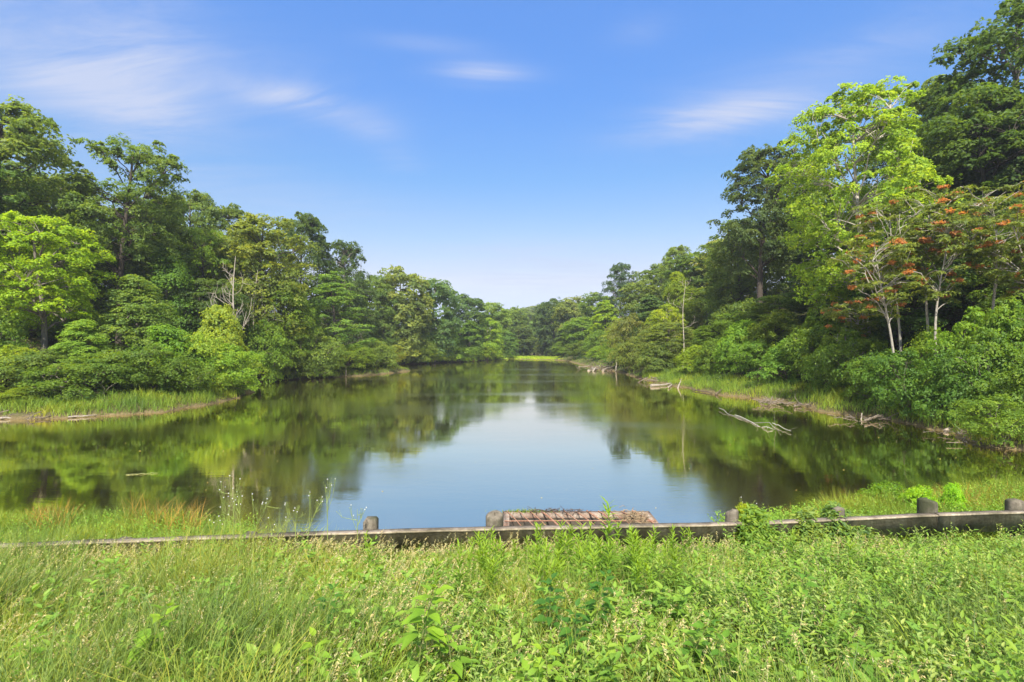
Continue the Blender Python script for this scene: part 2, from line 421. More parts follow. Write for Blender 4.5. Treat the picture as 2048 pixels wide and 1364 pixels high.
proto('far_a', seed=51, H=16, RAD=5.0, z0=.06, env='round', clumps=140, crad=0.31, sub=8, per=16, leaf=.45, ragged=0.2, trunk_r=.22, twigs=False, flat=0.9, up=0.5)
proto('far_b', seed=52, H=16, RAD=5.0, z0=.05, env='dome', clumps=140, crad=0.31, sub=8, per=16, leaf=.45, ragged=0.22, trunk_r=.22, twigs=False, flat=0.85, up=0.6)
proto('far_c', seed=53, H=14, RAD=4.2, z0=.04, env='cone', clumps=85, crad=0.33, sub=8, per=18, leaf=.42, ragged=0.2, trunk_r=.2, twigs=False, flat=0.8, up=0.7)
proto('bush_a', seed=61, H=4, RAD=2.6, z0=.03, env='bush', clumps=70, crad=0.32, sub=9, per=20, leaf=.17, ragged=0.2, trunk_r=.05, flat=0.8, up=0.6)
proto('bush_b', seed=62, H=4, RAD=2.6, z0=.03, env='dome', clumps=70, crad=0.32, sub=9, per=20, leaf=.16, ragged=0.25, trunk_r=.05, flat=.75, up=.7, droop=0.4)
proto('bush_c', seed=63, H=4, RAD=2.2, z0=.03, env='cone', clumps=65, crad=0.33, sub=9, per=20, leaf=.15, ragged=0.22, trunk_r=.05, flat=0.8, up=0.6)
proto('airy_a', seed=71, H=14, RAD=4.6, z0=.08, env='cone', clumps=130, crad=.19, sub=8, per=18, leaf=.2, ragged=.35, trunk_r=.16, flat=0.5, up=1.1)

BARK_D = (.055, .045, .035); BARK_G = (.16, .14, .115); BARK_P = (.34, .31, .26)
GR = {'dark': (.074, .125, .026), 'oak': (.112, .182, .028), 'mid': (.130, .210, .022), 'bright': (.175, .270, .020), 'lime': (.23, .34, .022),
      'olive': (.135, .205, .036), 'yellow': (.20, .28, .025), 'blue': (.085, .145, .038), 'grey': (.14, .205, .055), 'syc': (.215, .335, .028)}
rng = random.Random(5)
def plant_tree(kind, px, py, d, hw, colr, label, pr, cat='tree', group=None, bark=BARK_D, name=None, rz=None, jitter=.12):
    H0, R0, mt, mc = PROTO[pr]; d = on_land(px, d)
    x = at_px(px, d); gz_ = gz(x, d); h = max(1.0, top_z(py, d) - gz_); r = hw / F * d
    # the crown's width also spans depth; keep it a little rounder than the outline
    sx = r * 1.14 / (R0 * 1.0); sz = h / H0
    o = empty(name or kind, (x, d, gz_ - .05), rng.uniform(0, 6.28) if rz is None else rz, (sx, sx, sz))
    tag(o, label, cat, group)
    base = np.array(GR[colr] if isinstance(colr, str) else np.array(colr) * np.array([1.9, 1.62, 1.1])) * (1 + np.array([rng.uniform(-jitter, jitter)] * 3)) * np.array([rng.uniform(.93, 1.1), 1, rng.uniform(.9, 1.1)])
    obj('trunk' if cat == 'tree' else 'stem', mt, o, color=bark)
    obj('crown' if cat == 'tree' else 'foliage', mc, o, color=tuple(base))
    return o

# ------------------------------------------------------------------ trees: crown centre column, top row, distance, half width (photo pixels)
LEFT_TREES = [
 (15, 205, 50, 130, 'oak', 'oak_a', 'tall dark oak filling the top left corner of the woods, ragged top against the sky'),
 (-120, 260, 44, 110, 'oak', 'oak_b', 'dark tree crown cut off by the left edge behind the bright maple'),
 (110, 345, 60, 90, 'oak', 'soft_a', 'dull green tree in the dip between the two tallest oaks on the left'),
 (310, 385, 62, 75, 'oak', 'soft_b', 'mid green crown tucked under the right side of the forked oak'),
 (375, 380, 70, 62, 'olive', 'oak_a', 'olive oak on the left skyline, first step down right of the forked oak'),
 (452, 412, 78, 56, 'oak', 'oak_b', 'rounded oak on the left skyline between the olive oak and the broad olive dome'),
 (400, 455, 62, 52, 'bright', 'soft_a', 'bright green crown below the skyline left of the broad olive dome'),
 (520, 432, 67, 92, (.080, .135, .028), 'soft_b', 'broad soft olive dome tree behind the bare grey snag'),
 (340, 500, 56, 72, (.055, .125, .02), 'cone_a', 'green cone shaped tree behind the feathery shoreline tree'),
 (240, 440, 60, 80, 'oak', 'soft_a', 'shaded tree directly right of the bright maple crown'),
 (600, 428, 90, 62, 'dark', 'oak_a', 'taller of the two dark blue green oaks on the left skyline'),
 (690, 482, 97, 44, 'dark', 'oak_b', 'smaller of the two dark oaks on the left skyline, on the lake side'),
 (560, 560, 66, 60, 'mid', 'soft_a', 'mid green tree filling below the broad olive dome'),
 (430, 560, 58, 60, 'dark', 'soft_b', 'shaded tree standing just behind the snag'),
 (275, 548, 45, 78, (.078, .160, .045), 'cone_b', 'feathery pale green pointed tree on the left shore'),
 (160, 640, 39, 60, (.095, .175, .030), 'cone_a', 'small light green pointed tree left of the feathery shoreline tree'),
 (665, 545, 80, 82, (.075, .145, .040), 'airy_a', 'airy light green tree with upswept sprays leaning over the left shore'),
 (610, 600, 76, 50, 'mid', 'cone_b', 'slim green tree between the snag and the airy light tree'),
 (740, 548, 104, 52, (.055, .105, .03), 'soft_a', 'rounded tree directly behind the airy light tree'),
 (795, 536, 118, 56, (.085, .125, .035), 'far_a', 'yellowish topped tree at the top of the far left woods'),
 (868, 560, 128, 50, 'blue', 'far_b', 'dark rounded tree right of the yellowish topped one'),
 (805, 590, 108, 55, 'grey', 'soft_b', 'grey green soft crown below the yellowish topped tree'),
 (742, 620, 96, 48, 'mid', 'cone_a', 'green tree at the water behind the airy light tree'),
 (928, 590, 150, 42, 'blue', 'far_a', 'round tree on the far left skyline, third from the yellowish one'),
 (980, 606, 172, 38, 'olive', 'far_b', 'olive tree on the far left skyline before the notch'),
 (1028, 615, 205, 34, 'olive', 'far_a', 'low far olive tree closing the left side of the notch'),
 (850, 636, 116, 34, 'mid', 'cone_b', 'slim tree by the water at the head of the left bay'),
 (895, 632, 128, 34, 'mid', 'far_c', 'first round green tree by the far left waterline'),
 (938, 640, 138, 30, (.062, .135, .024), 'far_c', 'second green tree by the far left waterline, slightly brighter'),
 (975, 636, 148, 28, 'bright', 'far_a', 'bright tree near the end of the far left waterline'),
 (1012, 662, 152, 24, (.055, .115, .03), 'far_b', 'low rounded tree at the tip of the far left shore beside the marsh'),
 (1040, 650, 190, 30, 'dark', 'far_a', 'dark tree behind the left end of the marsh'),
 (640, 660, 70, 45, 'olive', 'bush_b', 'olive sapling thicket leaning over the bare slope'),
 (150, 480, 70, 90, 'oak', 'far_b', 'shaded tree filling the wood behind the bright maple'),
 (700, 560, 120, 60, 'oak', 'far_a', 'tree filling behind the small dark oak'),
 (480, 470, 92, 70, 'oak', 'far_a', 'tree seen through the gap above the snag'),
 (320, 430, 84, 90, 'oak', 'far_b', 'tree high on the hill behind the forked oak'),
 (30, 330, 78, 100, 'dark', 'far_a', 'deep green tree high on the hill at the far left'),
]
CENTRE_TREES = [
 (1068, 612, 330, 26, 'grey', 'far_a', 'pale distant tree in the bottom of the notch'),
 (1048, 618, 300, 24, 'olive', 'far_b', 'small distant tree left in the notch'),
 (1092, 606, 290, 24, 'blue', 'far_c', 'small distant tree right in the notch'),
 (1068, 640, 225, 26, (.07, .14, .04), 'far_c', 'pale green cone tree standing behind the marsh'),
 (1095, 635, 215, 24, 'dark', 'far_b', 'dark tree behind the marsh, between the pale cone and the big dark dome'),
 (1085, 668, 205, 18, (.07, .12, .04), 'far_c', 'little pale tree at the back edge of the marsh'),
 (1052, 672, 208, 16, 'mid', 'far_b', 'little green tree at the back left corner of the marsh'),
 (1020, 622, 250, 34, 'oak', 'far_b', 'far tree above the left end of the marsh'),
 (1125, 604, 260, 34, 'olive', 'far_a', 'far tree on the skyline behind the big dark dome'),
 (1010, 630, 330, 60, 'grey', 'far_a', 'pale tree far up the valley on its left side'),
 (1140, 610, 330, 50, 'grey', 'far_b', 'pale tree far up the valley on its right side'),
]
RIGHT_TREES = [
 (1108, 598, 188, 36, 'dark', 'far_a', 'big dark domed tree right behind the marsh'),
 (1150, 596, 178, 36, (.075, .12, .035), 'far_b', 'olive crown right of the big dark dome'),
 (1190, 586, 160, 38, 'olive', 'far_a', 'olive rounded tree on the far right skyline'),
 (1212, 600, 140, 38, 'lime', 'far_c', 'yellow green tree standing out on the far right shore'),
 (1240, 636, 116, 34, (.12, .2, .02), 'cone_b', 'yellow green tree nearer the water on the right shore'),
 (1165, 636, 152, 36, 'mid', 'far_b', 'round green tree over the water at the far right'),
 (1200, 660, 130, 34, 'mid', 'bush_a', 'low green tree behind the beaver lodge of logs'),
 (1128, 655, 160, 26, 'blue', 'far_c', 'dark low tree at the right end of the marsh'),
 (1242, 528, 142, 32, (.035, .075, .035), 'oak_b', 'dark blue green tree sticking up above the far right skyline'),
 (1285, 560, 120, 40, 'olive', 'far_a', 'olive tree just right of the dark blue green one'),
 (1318, 530, 128, 40, 'oak', 'far_b', 'tree on the right skyline, second from the dark blue green one'),
 (1350, 490, 112, 32, 'olive', 'oak_a', 'narrow olive tree poking above the middle of the right skyline'),
 (1395, 505, 104, 50, 'oak', 'far_a', 'rounded oak on the right skyline left of the tall dark tree'),
 (1440, 478, 100, 50, (.10, .15, .03), 'far_b', 'pale olive crown on the right skyline touching the tall dark tree'),
 (1300, 590, 96, 46, 'blue', 'far_c', 'dark tree on the slope below the right skyline'),
 (1355, 545, 90, 42, 'bright', 'cone_a', 'bright cone tree halfway up the right slope'),
 (1410, 575, 84, 46, 'mid', 'soft_b', 'mid green tree on the slope right of the bright cone'),
 (1335, 605, 82, 36, 'lime', 'layer_a', 'small lime tree low on the slope below the bright cone'),
 (1460, 560, 76, 50, 'oak', 'soft_a', 'green tree on the slope under the tall dark tree'),
 (1268, 630, 88, 40, (.07, .105, .03), 'bush_b', 'olive willow by the water right of the yellow green tree'),
 (1335, 645, 70, 56, (.075, .12, .035), 'soft_b', 'large feathery olive willow leaning over the driftwood'),
 (1420, 650, 62, 46, 'mid', 'cone_b', 'green tree right of the feathery olive willow'),
 (1475, 440, 72, 56, 'oak', 'oak_b', 'shorter oak leaning left of the very tall dark tree'),
 (1590, 320, 76, 60, 'olive', 'oak_b', 'olive crown between the very tall dark tree and the yellow sycamore'),
 (1480, 620, 58, 46, (.06, .125, .02), 'layer_a', 'layered green tree below the tall dark tree, left of its trunk'),
 (1560, 590, 54, 62, 'oak', 'soft_a', 'green tree right of the tall dark trunk'),
 (1640, 540, 50, 70, 'dark', 'soft_b', 'shaded tree under the left side of the yellow sycamore'),
 (1880, 168, 54, 88, 'oak', 'oak_b', 'oak on the skyline between the yellow sycamore and the darkest tree'),
 (1800, 230, 58, 80, 'olive', 'soft_a', 'olive tree behind the right side of the yellow sycamore'),
 (2025, 30, 46, 150, (.036, .078, .016), 'oak_a', 'darkest and highest tree in the top right corner'),
 (1965, 190, 42, 120, (.036, .08, .016), 'soft_b', 'dark drooping tree below the highest one in the right corner'),
 (2140, 180, 40, 140, 'dark', 'oak_b', 'dark tree crown cut off by the right edge'),
 (1850, 330, 50, 90, 'dark', 'soft_b', 'shaded tree behind the red flowered grove'),
 (1720, 420, 48, 80, 'dark', 'soft_a', 'shaded tree behind the sycamore trunk'),
 (1950, 400, 38, 100, 'dark', 'soft_a', 'dark tree behind the rightmost pale trunks'),
 (2060, 430, 34, 90, 'mid', 'cone_b', 'green tree at the right edge halfway up the picture'),
 (1800, 500, 40, 90, (.035, .08, .018), 'soft_b', 'shaded tree low in the red flowered grove'),
 (1530, 480, 88, 80, 'oak', 'far_b', 'tree filling behind the tall dark trunk'),
 (1400, 540, 120, 60, 'oak', 'far_a', 'tree filling behind the bright cone tree'),
 (1660, 380, 70, 90, 'oak', 'far_a', 'tree filling behind the sycamore'),
]
BARKS = [BARK_D, (.08, .07, .055), BARK_G]
def plant_rows(rows, grp):
    for k, (px, py, d, hw, c_, pr, lab) in enumerate(rows):
        plant_tree('tree', px, py, d, hw, c_, lab, pr, 'tree', grp, bark=BARKS[k % 3])
plant_rows(LEFT_TREES, 'trees of the left bank')
plant_rows(CENTRE_TREES, 'trees at the far end of the valley')
plant_rows(RIGHT_TREES, 'trees of the right bank')

def special_tree(name, px, py, d, hw, colr, label, bark, seed, **kw):
    d = on_land(px, d)
    x = at_px(px, d); g_ = gz(x, d); h = top_z(py, d) - g_; r = hw / F * d
    G, V, Qd, tn, C, cr = make_tree(seed=seed, H=h, RAD=r / 1.05, **kw)
    o = empty(name, (x, d, g_ - .05)); tag(o, label, 'tree')
    obj('trunk', G.build('trunk', M_bark), o, color=bark)
    obj('crown', mesh('crown', V, Qd, M_leaf, tn), o, color=colr)
    return o, C, cr
special_tree('maple_tree', 85, 432, 41, 122, (.23, .36, .016), 'bright yellow green maple with a bare grey trunk at the left edge', BARK_G, 101, z0=.30, env='dome', clumps=230, crad=.17, sub=10, per=20, leaf=.2,
             ragged=.2, trunk_r=.19, flat=.7, up=.9, droop=.4, forks=8, inner=.5)
special_tree('sycamore_tree', 1735, 188, 41, 172, GR['syc'], 'tall yellow green sycamore with pale forked trunk on the right bank', BARK_P, 102, z0=.24, env='round', clumps=380, crad=.135, sub=8, per=20, leaf=.24,
             lean=(-1.0, 0), ragged=.34, trunk_r=.22, flat=.8, up=.5, forks=14, inner=.2)

special_tree('oak_tree', 240, 280, 54, 118, GR['oak'], 'broad oak with spreading forked dark limbs above the bright maple', BARK_D, 103, z0=.42, env='dome', clumps=190, crad=.18, sub=9, per=22, leaf=.25,
             lean=(1.2, 0), ragged=.32, trunk_r=.32, flat=.8, up=.6, forks=10, inner=.3)
special_tree('oak_tree', 1522, 294, 63, 92, (.080, .125, .034), 'very tall dark tree with a bare dark trunk on the right', BARK_D, 104, z0=.36, env='round', clumps=230, crad=.19, sub=9, per=20, leaf=.27,
             lean=(.5, 0), ragged=.34, trunk_r=.34, flat=.85, up=.55, forks=12, inner=.3)

# trees of heaven with pale trunks, flat tops and red seed clusters
def heaven_tree(px, py_top, d, hw, base_off, lab, seed, lean):
    d = on_land(px, d, .5)
    x = at_px(px, d); g_ = gz(x, d); h = top_z(py_top, d) - g_; r = hw / F * d
    G, V, Qd, tn, C, cr = make_tree(seed=seed, H=h, RAD=r, z0=.55, env='umbrella', clumps=90, crad=.24, sub=6, per=14, leaf=.24, ragged=.3, trunk_r=.08,
                                    flat=.3, up=2.2, droop=.35, forks=12, inner=.45, lean=lean, aspect=.3)
    o = empty('flowering_tree', (x, d, g_ - .05)); tag(o, lab, 'tree', 'pale trunked trees with red seed clusters')
    obj('trunk', G.build('trunk', M_bark), o, color=(.26, .24, .20))
    obj('crown', mesh('crown', V, Qd, M_leaf, tn), o, color=(.15, .20, .035))
    rs = np.random.RandomState(seed + 7)
    sel = rs.choice(len(C), int(len(C) * .22), replace=False)
    for q in sel:
        n = 44; c = C[q] + np.array([rs.randn() * .2, rs.randn() * .2 - cr[q] * .25, cr[q] * .38])
        P = c + rs.randn(n, 3) * np.array([.12, .12, .05]); nn = unit(rs.randn(n, 3) + np.array([0, 0, .6]))
        V2, Q2 = leaf_quads(P, nn, .16 + .08 * rs.rand(n), rs)
        obj('seed_cluster', mesh('seed_cluster', V2, Q2, M_leaf, np.repeat(.3 + .5 * rs.rand(n), 4)), o, color=(.36, .165, .06))
    return o
heaven_tree(1790, 470, 31, 70, 0, 'leftmost pale trunked tree with red seed clusters, beside the sycamore trunk', 201, (-1.2, 0))
heaven_tree(1800, 400, 34, 75, 0, 'slender pale tree with red clusters directly behind the leftmost one', 202, (-.6, 0))
heaven_tree(1862, 375, 33, 80, 0, 'taller of the twin pale trunks in the middle of the red flowered grove', 203, (.5, 0))
heaven_tree(1885, 430, 31, 70, 0, 'shorter of the twin pale trunks, with red clusters low on its left', 204, (.3, 0))
heaven_tree(1985, 372, 31, 100, 0, 'spreading pale tree near the right edge with the highest red clusters', 205, (-.9, 0))
heaven_tree(2060, 420, 28, 80, 0, 'rightmost red flowered tree cut by the right edge of the view', 206, (-1.0, 0))
heaven_tree(1715, 600, 39, 55, 0, 'small thin red tinged tree low on the bank under the sycamore', 207, (-.5, 0))

# bare dead trees
def snag(px, py_top, d, lab, seed, h_lean=(0, 0), r=.13, nb=9):
    d = on_land(px, d, .6); rs = np.random.RandomState(seed); x = at_px(px, d); g_ = gz(x, d); h = top_z(py_top, d) - g_
    G = Geo(); u = np.linspace(0, 1, 14)
    P = np.stack([h_lean[0] * u + .15 * np.sin(u * 7), h_lean[1] * u + .1 * np.sin(u * 5), u * h], 1)
    G.tube(P, r * (1.1 - u) + .012, 7)
    for k in range(nb):
        t0 = .35 + .6 * rs.rand(); b = P[int(t0 * 13)]; a = rs.rand() * 6.28; ln = h * (.16 + .24 * rs.rand()) * (1.3 - t0)
        v = np.array([math.cos(a), math.sin(a) * .6, .9 + rs.rand() * .8]); v /= np.linalg.norm(v)
        w = np.linspace(0, 1, 7)[:, None]; bend = np.array([math.cos(a), 0, -.4])
        B = b + v * w * ln + bend * ln * .3 * np.sin(w * np.pi) + rs.randn(7, 3) * ln * .02
        G.tube(B, np.linspace(r * .42 * (1.2 - t0), .012, 7), 5)
        for j in range(3):
            q = B[2 + j]; v2 = unit(v + rs.randn(3) * .7); G.tube(np.array([q + v2 * ln * .35 * z + rs.randn(3) * .02 for z in (0, .4, .7, 1)]), [.02, .016, .012, .006], 4)
    o = empty('dead_tree', (x, d, g_ - .05)); tag(o, lab, 'dead tree')
    obj('trunk', G.build('trunk', M_bark), o, color=(.30, .27, .22)); return o
snag(468, 512, 47, 'tall bare grey snag with broken branches on the left bank', 301, (.1, 0), .12, 22)
snag(500, 540, 50, 'second, shorter bare snag leaning right beside the tall one', 302, (.9, 0), .09, 16)
snag(578, 655, 62, 'small bare dead tree on the eroded slope left of the airy tree', 303, (.3, 0), .09, 6)
snag(222, 735, 37.2, 'tiny bare dead sapling under the left shoreline bushes', 304, (.1, 0), .03, 5)
snag(980, 640, 139, 'thin pale dead trunk by the far left waterline', 305, (.3, 0), .12, 4)
snag(1365, 560, 66, 'thin bare tree rising from the right slope thicket', 306, (.3, 0), .06, 6)
snag(70, 430, 58, 'bare pale branches showing above the bright maple', 307, (.2, 0), .1, 8)
snag(1712, 650, 37.5, 'thin bare leaning sapling on the right bank under the red flowered trees', 308, (-.9, 0), .04, 7)

# ------------------------------------------------------------------ shrubs along the banks
SHRUBS = [
 (10, 690, 36, 62, 'yellow', 'bush_a', 'yellowish bush at the left edge above the shore'),
 (95, 700, 36.5, 62, 'olive', 'bush_b', 'olive bush left on the shore between the yellowish bush and the layered one'),
 (150, 715, 35.2, 72, (.06, .125, .02), 'bush_b', 'layered mid green bush over the left shore grass'),
 (215, 700, 37.5, 62, 'mid', 'bush_a', 'rounded bush right behind the layered one on the left shore'),
 (310, 690, 38.5, 66, (.045, .10, .018), 'bush_b', 'dark layered bush at the centre of the left shore clump'),
 (345, 650, 42, 62, (.07, .15, .02), 'bush_c', 'tall green bush right of the feathery tree'),
 (405, 665, 43.5, 62, (.10, .18, .025), 'bush_a', 'light green bush near the end of the left point'),
 (462, 690, 45, 58, (.085, .17, .022), 'bush_b', 'light bush at the tip of the left point, over the water'),
 (380, 720, 40, 46, 'mid', 'bush_b', 'low bush under the light ones on the left point'),
 (438, 610, 50, 62, (.12, .20, .03), 'bush_c', 'yellow green bush climbing around the tall snag'),
 (520, 640, 54, 50, 'mid', 'bush_a', 'mid green bush right of the snags'),
 (40, 780, 33.5, 40, 'bright', 'bush_c', 'low bright bush at the left edge near the mud'),
 (-30, 620, 38, 60, 'mid', 'bush_a', 'bush cut by the left edge below the maple'),
 (560, 690, 64, 40, 'olive', 'bush_b', 'straggly olive bush on the eroded slope'),
 (625, 700, 68, 44, (.05, .10, .02), 'bush_a', 'bush on the low shore below the small dead tree'),
 (695, 690, 77, 46, 'mid', 'bush_b', 'bush at the foot of the airy light tree'),
 (745, 678, 84, 44, 'olive', 'bush_a', 'olive bush on the spit'),
 (785, 690, 92, 32, (.10, .15, .025), 'bush_c', 'yellowish low bush near the tip of the spit'),
 (835, 680, 118, 34, 'mid', 'bush_b', 'low bush in the bay behind the spit'),
 (882, 686, 128, 28, 'bright', 'bush_a', 'bright low bush on the far left waterline, first after the bay'),
 (920, 690, 134, 26, 'mid', 'bush_b', 'low bush on the far left waterline, second after the bay'),
 (955, 684, 147, 26, 'bright', 'bush_a', 'bright bush overhanging the far left waterline, third after the bay'),
 (992, 690, 152, 24, 'mid', 'bush_c', 'bush on the far left waterline beside the low tip tree'),
 (1135, 680, 156, 26, 'mid', 'bush_a', 'bush at the right end of the marsh by the waterline'),
 (1165, 684, 140, 28, (.045, .09, .02), 'bush_b', 'dark bush over the far right waterline'),
 (1200, 692, 116, 28, 'bright', 'bush_a', 'bright bush behind the pile of logs'),
 (1238, 690, 98, 30, 'mid', 'bush_c', 'green bush right behind the pile of logs'),
 (1275, 680, 80, 38, (.06, .10, .025), 'bush_b', 'olive bush under the willow at the waterline'),
 (1322, 690, 68, 40, (.06, .10, .028), 'bush_a', 'dense olive bush above the long pale log'),
 (1385, 690, 60, 34, 'bright', 'bush_c', 'bright green bush where the right grass bank begins'),
 (1430, 678, 57, 42, 'mid', 'bush_a', 'bush on the right bank behind the grass, left of the round bright one'),
 (1478, 640, 53, 48, (.07, .15, .02), 'bush_c', 'tall leafy bush below the tall dark trunk'),
 (1520, 680, 49, 46, (.06, .14, .02), 'bush_b', 'leafy bush right of the tall dark trunk'),
 (1575, 678, 44.5, 54, (.075, .175, .03), 'bush_c', 'bright pointed bush standing forward on the right bank'),
 (1560, 620, 50, 56, 'mid', 'bush_a', 'wide bush behind the bright pointed bush'),
 (1625, 640, 43, 52, 'mid', 'bush_b', 'bush right of the bright pointed bush'),
 (1660, 690, 38.5, 40, (.05, .11, .02), 'bush_a', 'bush under the sycamore beside the rusty dead branch'),
 (1700, 660, 37, 60, (.06, .13, .02), 'bush_b', 'layered bush under the small red tinged tree'),
 (1745, 720, 33.5, 50, 'mid', 'bush_c', 'small pointed bush at the foot of the sycamore'),
 (1780, 700, 33, 58, (.06, .13, .022), 'bush_b', 'bush around the leftmost pale trunk'),
 (1825, 700, 30, 60, (.05, .115, .02), 'bush_b', 'layered dark green bush in front of the twin pale trunks'),
 (1870, 655, 32, 62, 'bright', 'bush_a', 'bright bush behind the twin pale trunks'),
 (1905, 700, 27.5, 64, (.045, .105, .018), 'bush_a', 'large dark rounded bush overhanging the right shore'),
 (1950, 620, 29, 70, (.07, .16, .02), 'bush_b', 'bright layered bush right of the grove'),
 (1975, 660, 26.5, 70, (.055, .12, .02), 'bush_b', 'layered bush at the right edge above the overhanging one'),
 (2040, 600, 27, 64, (.07, .15, .02), 'bush_a', 'green bush at the right edge, upper of the stack'),
 (2010, 790, 22.4, 62, (.06, .13, .022), 'bush_b', 'lowest bush at the right edge, trailing into the water'),
 (2075, 700, 23.5, 70, 'mid', 'bush_a', 'bush cut by the right edge above the lowest one'),
 (1690, 560, 42, 70, 'mid', 'bush_a', 'bush high on the slope behind the small red tinged tree'),
 (60, 610, 46, 70, 'mid', 'bush_a', 'bush in the shade behind the trunk of the bright maple'),
 (130, 620, 47, 60, 'oak', 'bush_b', 'shaded bush right behind the maple trunk'),
 (600, 640, 74, 60, 'mid', 'bush_c', 'tall bush above the small bare dead tree'),
 (1500, 600, 60, 50, 'oak', 'bush_b', 'shaded bush at the foot of the tall dark trunk'),
]
for k, (px, py, d, hw, c_, pr, lab) in enumerate(SHRUBS):
    plant_tree('shrub', px, py, d, hw, c_, lab, pr, 'bush', 'bushes along the banks', bark=BARKS[k % 3])

# undergrowth over the slopes: leaf sprays hugging the ground
def scatter_leaves(n_try, xr, yr, keep, hmax, leaf, per, seed, up=1.0):
    rs = np.random.RandomState(seed)
    X = rs.uniform(*xr, n_try); Y = rs.uniform(*yr, n_try); P = np.stack([X, Y], 1)
    s = seg_dist(P, valley); k = keep(X, Y, s); X, Y, s = X[k], Y[k], s[k]
    Z = ground(X, Y); ok = Z > .1; X, Y, Z = X[ok], Y[ok], Z[ok]
    n = len(X); hh = hmax * (.25 + .75 * rs.rand(n)) * (.6 + .5 * np.clip(fnoise(X, Y, .7, 8), -1, 1))
    hh = np.maximum(hh, .1)
    i_ = np.repeat(np.arange(n), per); m_ = len(i_)
    off = rs.randn(m_, 3) * np.array([.35, .35, 0]) * (.4 + hh[i_])[:, None]
    C = np.stack([X[i_], Y[i_], Z[i_] + hh[i_] * (.25 + .75 * rs.rand(m_))], 1) + off
    Nn = unit(rs.randn(m_, 3) * .55 + np.array([0, 0, up]))
    V, Qd = leaf_quads(C, Nn, leaf * (.6 + .8 * rs.rand(m_)), rs)
    tt = np.clip(.4 + .25 * fnoise(X, Y, .4, 4)[i_] + .5 * (rs.rand(m_) - .5), 0, 1)
    return V, Qd, np.repeat(tt, 4)
V, Qd, tt = scatter_leaves(9000, (-60, 48), (16, 110), lambda x, y, s: (s > 2.2) & (s < 30), .9, .2, 16, 1)
tag(obj('undergrowth', mesh('undergrowth', V, Qd, M_leaf, tt), color=(.048, .10, .02)), 'low leafy undergrowth covering the slopes between the trees', 'undergrowth', kind='stuff')
V, Qd, tt = scatter_leaves(5000, (-60, 60), (110, 290), lambda x, y, s: (s > 1.5) & (s < 30), 2.0, .45, 10, 2)
tag(obj('far_undergrowth', mesh('far_undergrowth', V, Qd, M_leaf, tt), color=(.055, .105, .025)), 'leafy undergrowth around the far end of the lake', 'undergrowth', kind='stuff')

# ------------------------------------------------------------------ grasses
def blades(X, Y, Z, h, w, bend, rs, seg=4, tint=None, az=None):
    n = len(X); az = rs.rand(n) * 2 * np.pi if az is None else az
    u = np.stack([np.cos(az), np.sin(az), np.zeros(n)], 1)
    tw = az + np.pi / 2 + rs.randn(n) * .8
    sd = np.stack([np.cos(tw), np.sin(tw), np.zeros(n)], 1)
    P0 = np.stack([X, Y, Z], 1); rows = []
    for k in range(seg + 1):
        t_ = k / seg
        c = P0 + np.array([0, 0, 1]) * (h * (t_ - .42 * np.minimum(bend, 1.2) * t_ ** 2.2))[:, None] + u * (h * bend * (.12 * t_ + .8 * t_ ** 2.1))[:, None]
        ww = (w * (1.0 - t_ ** 1.8) * .5 + .0006)[:, None]
        rows += [c - sd * ww, c + sd * ww]
    V = np.stack(rows, 1); m_ = 2 * (seg + 1)
    b = (np.arange(n) * m_)[:, None, None]
    q = np.array([[2*k, 2*k+1, 2*k+3, 2*k+2] for k in range(seg)])[None]
    tt = np.repeat(tint if tint is not None else rs.rand(n), m_)
    return V.reshape(-1, 3), (b + q).reshape(-1, 4), tt
def field(n, y0, y1, rs, xk=1.08, power=1.0):
    y = y0 + (y1 - y0) * rs.rand(n) ** power
    x = (rs.rand(n) * 2 - 1) * (y * xk + .5)
    return x, y
def rail_y(x): return np.interp(x, [-9, -7.7, -5.2, -2.3, -.2, 3.5, 6.2, 7.4, 9.25, 12], [7.6, 7.68, 7.98, 8.26, 8.42, 8.6, 8.93, 9.09, 9.25, 9.4])
def grass_obj(name, parts, col, lab, mat=None):
    V = np.vstack([p_[0] for p_ in parts]); n = 0; Qs = []
    for p_ in parts: Qs.append(p_[1] + n); n += len(p_[0])
    return tag(obj(name, mesh(name, V, np.vstack(Qs), mat or M_grass, np.concatenate([p_[2] for p_ in parts])), color=col), lab, name.replace('_', ' '), kind='stuff')
rs = np.random.RandomState(77)
def low_near_rail(x, y, h):
    lim = np.interp(x / y * 1024 + 1024, [0, 360, 690, 750, 960, 1010, 1430, 1490, 1700, 1750, 1860, 2048], [1.05, 1.08, .98, .50, .44, .52, .52, .9, .9, .48, .58, .8])
    near = sstep(y, 6.0, 6.9); cap = lim * (.75 + .45 * rs.rand(len(x))) * (1 + .34 * np.clip(fnoise(x, y, 2.6, 72), -1, 1))
    return np.where(near > 0, h * (1 - near) + np.minimum(h, cap) * near, h)
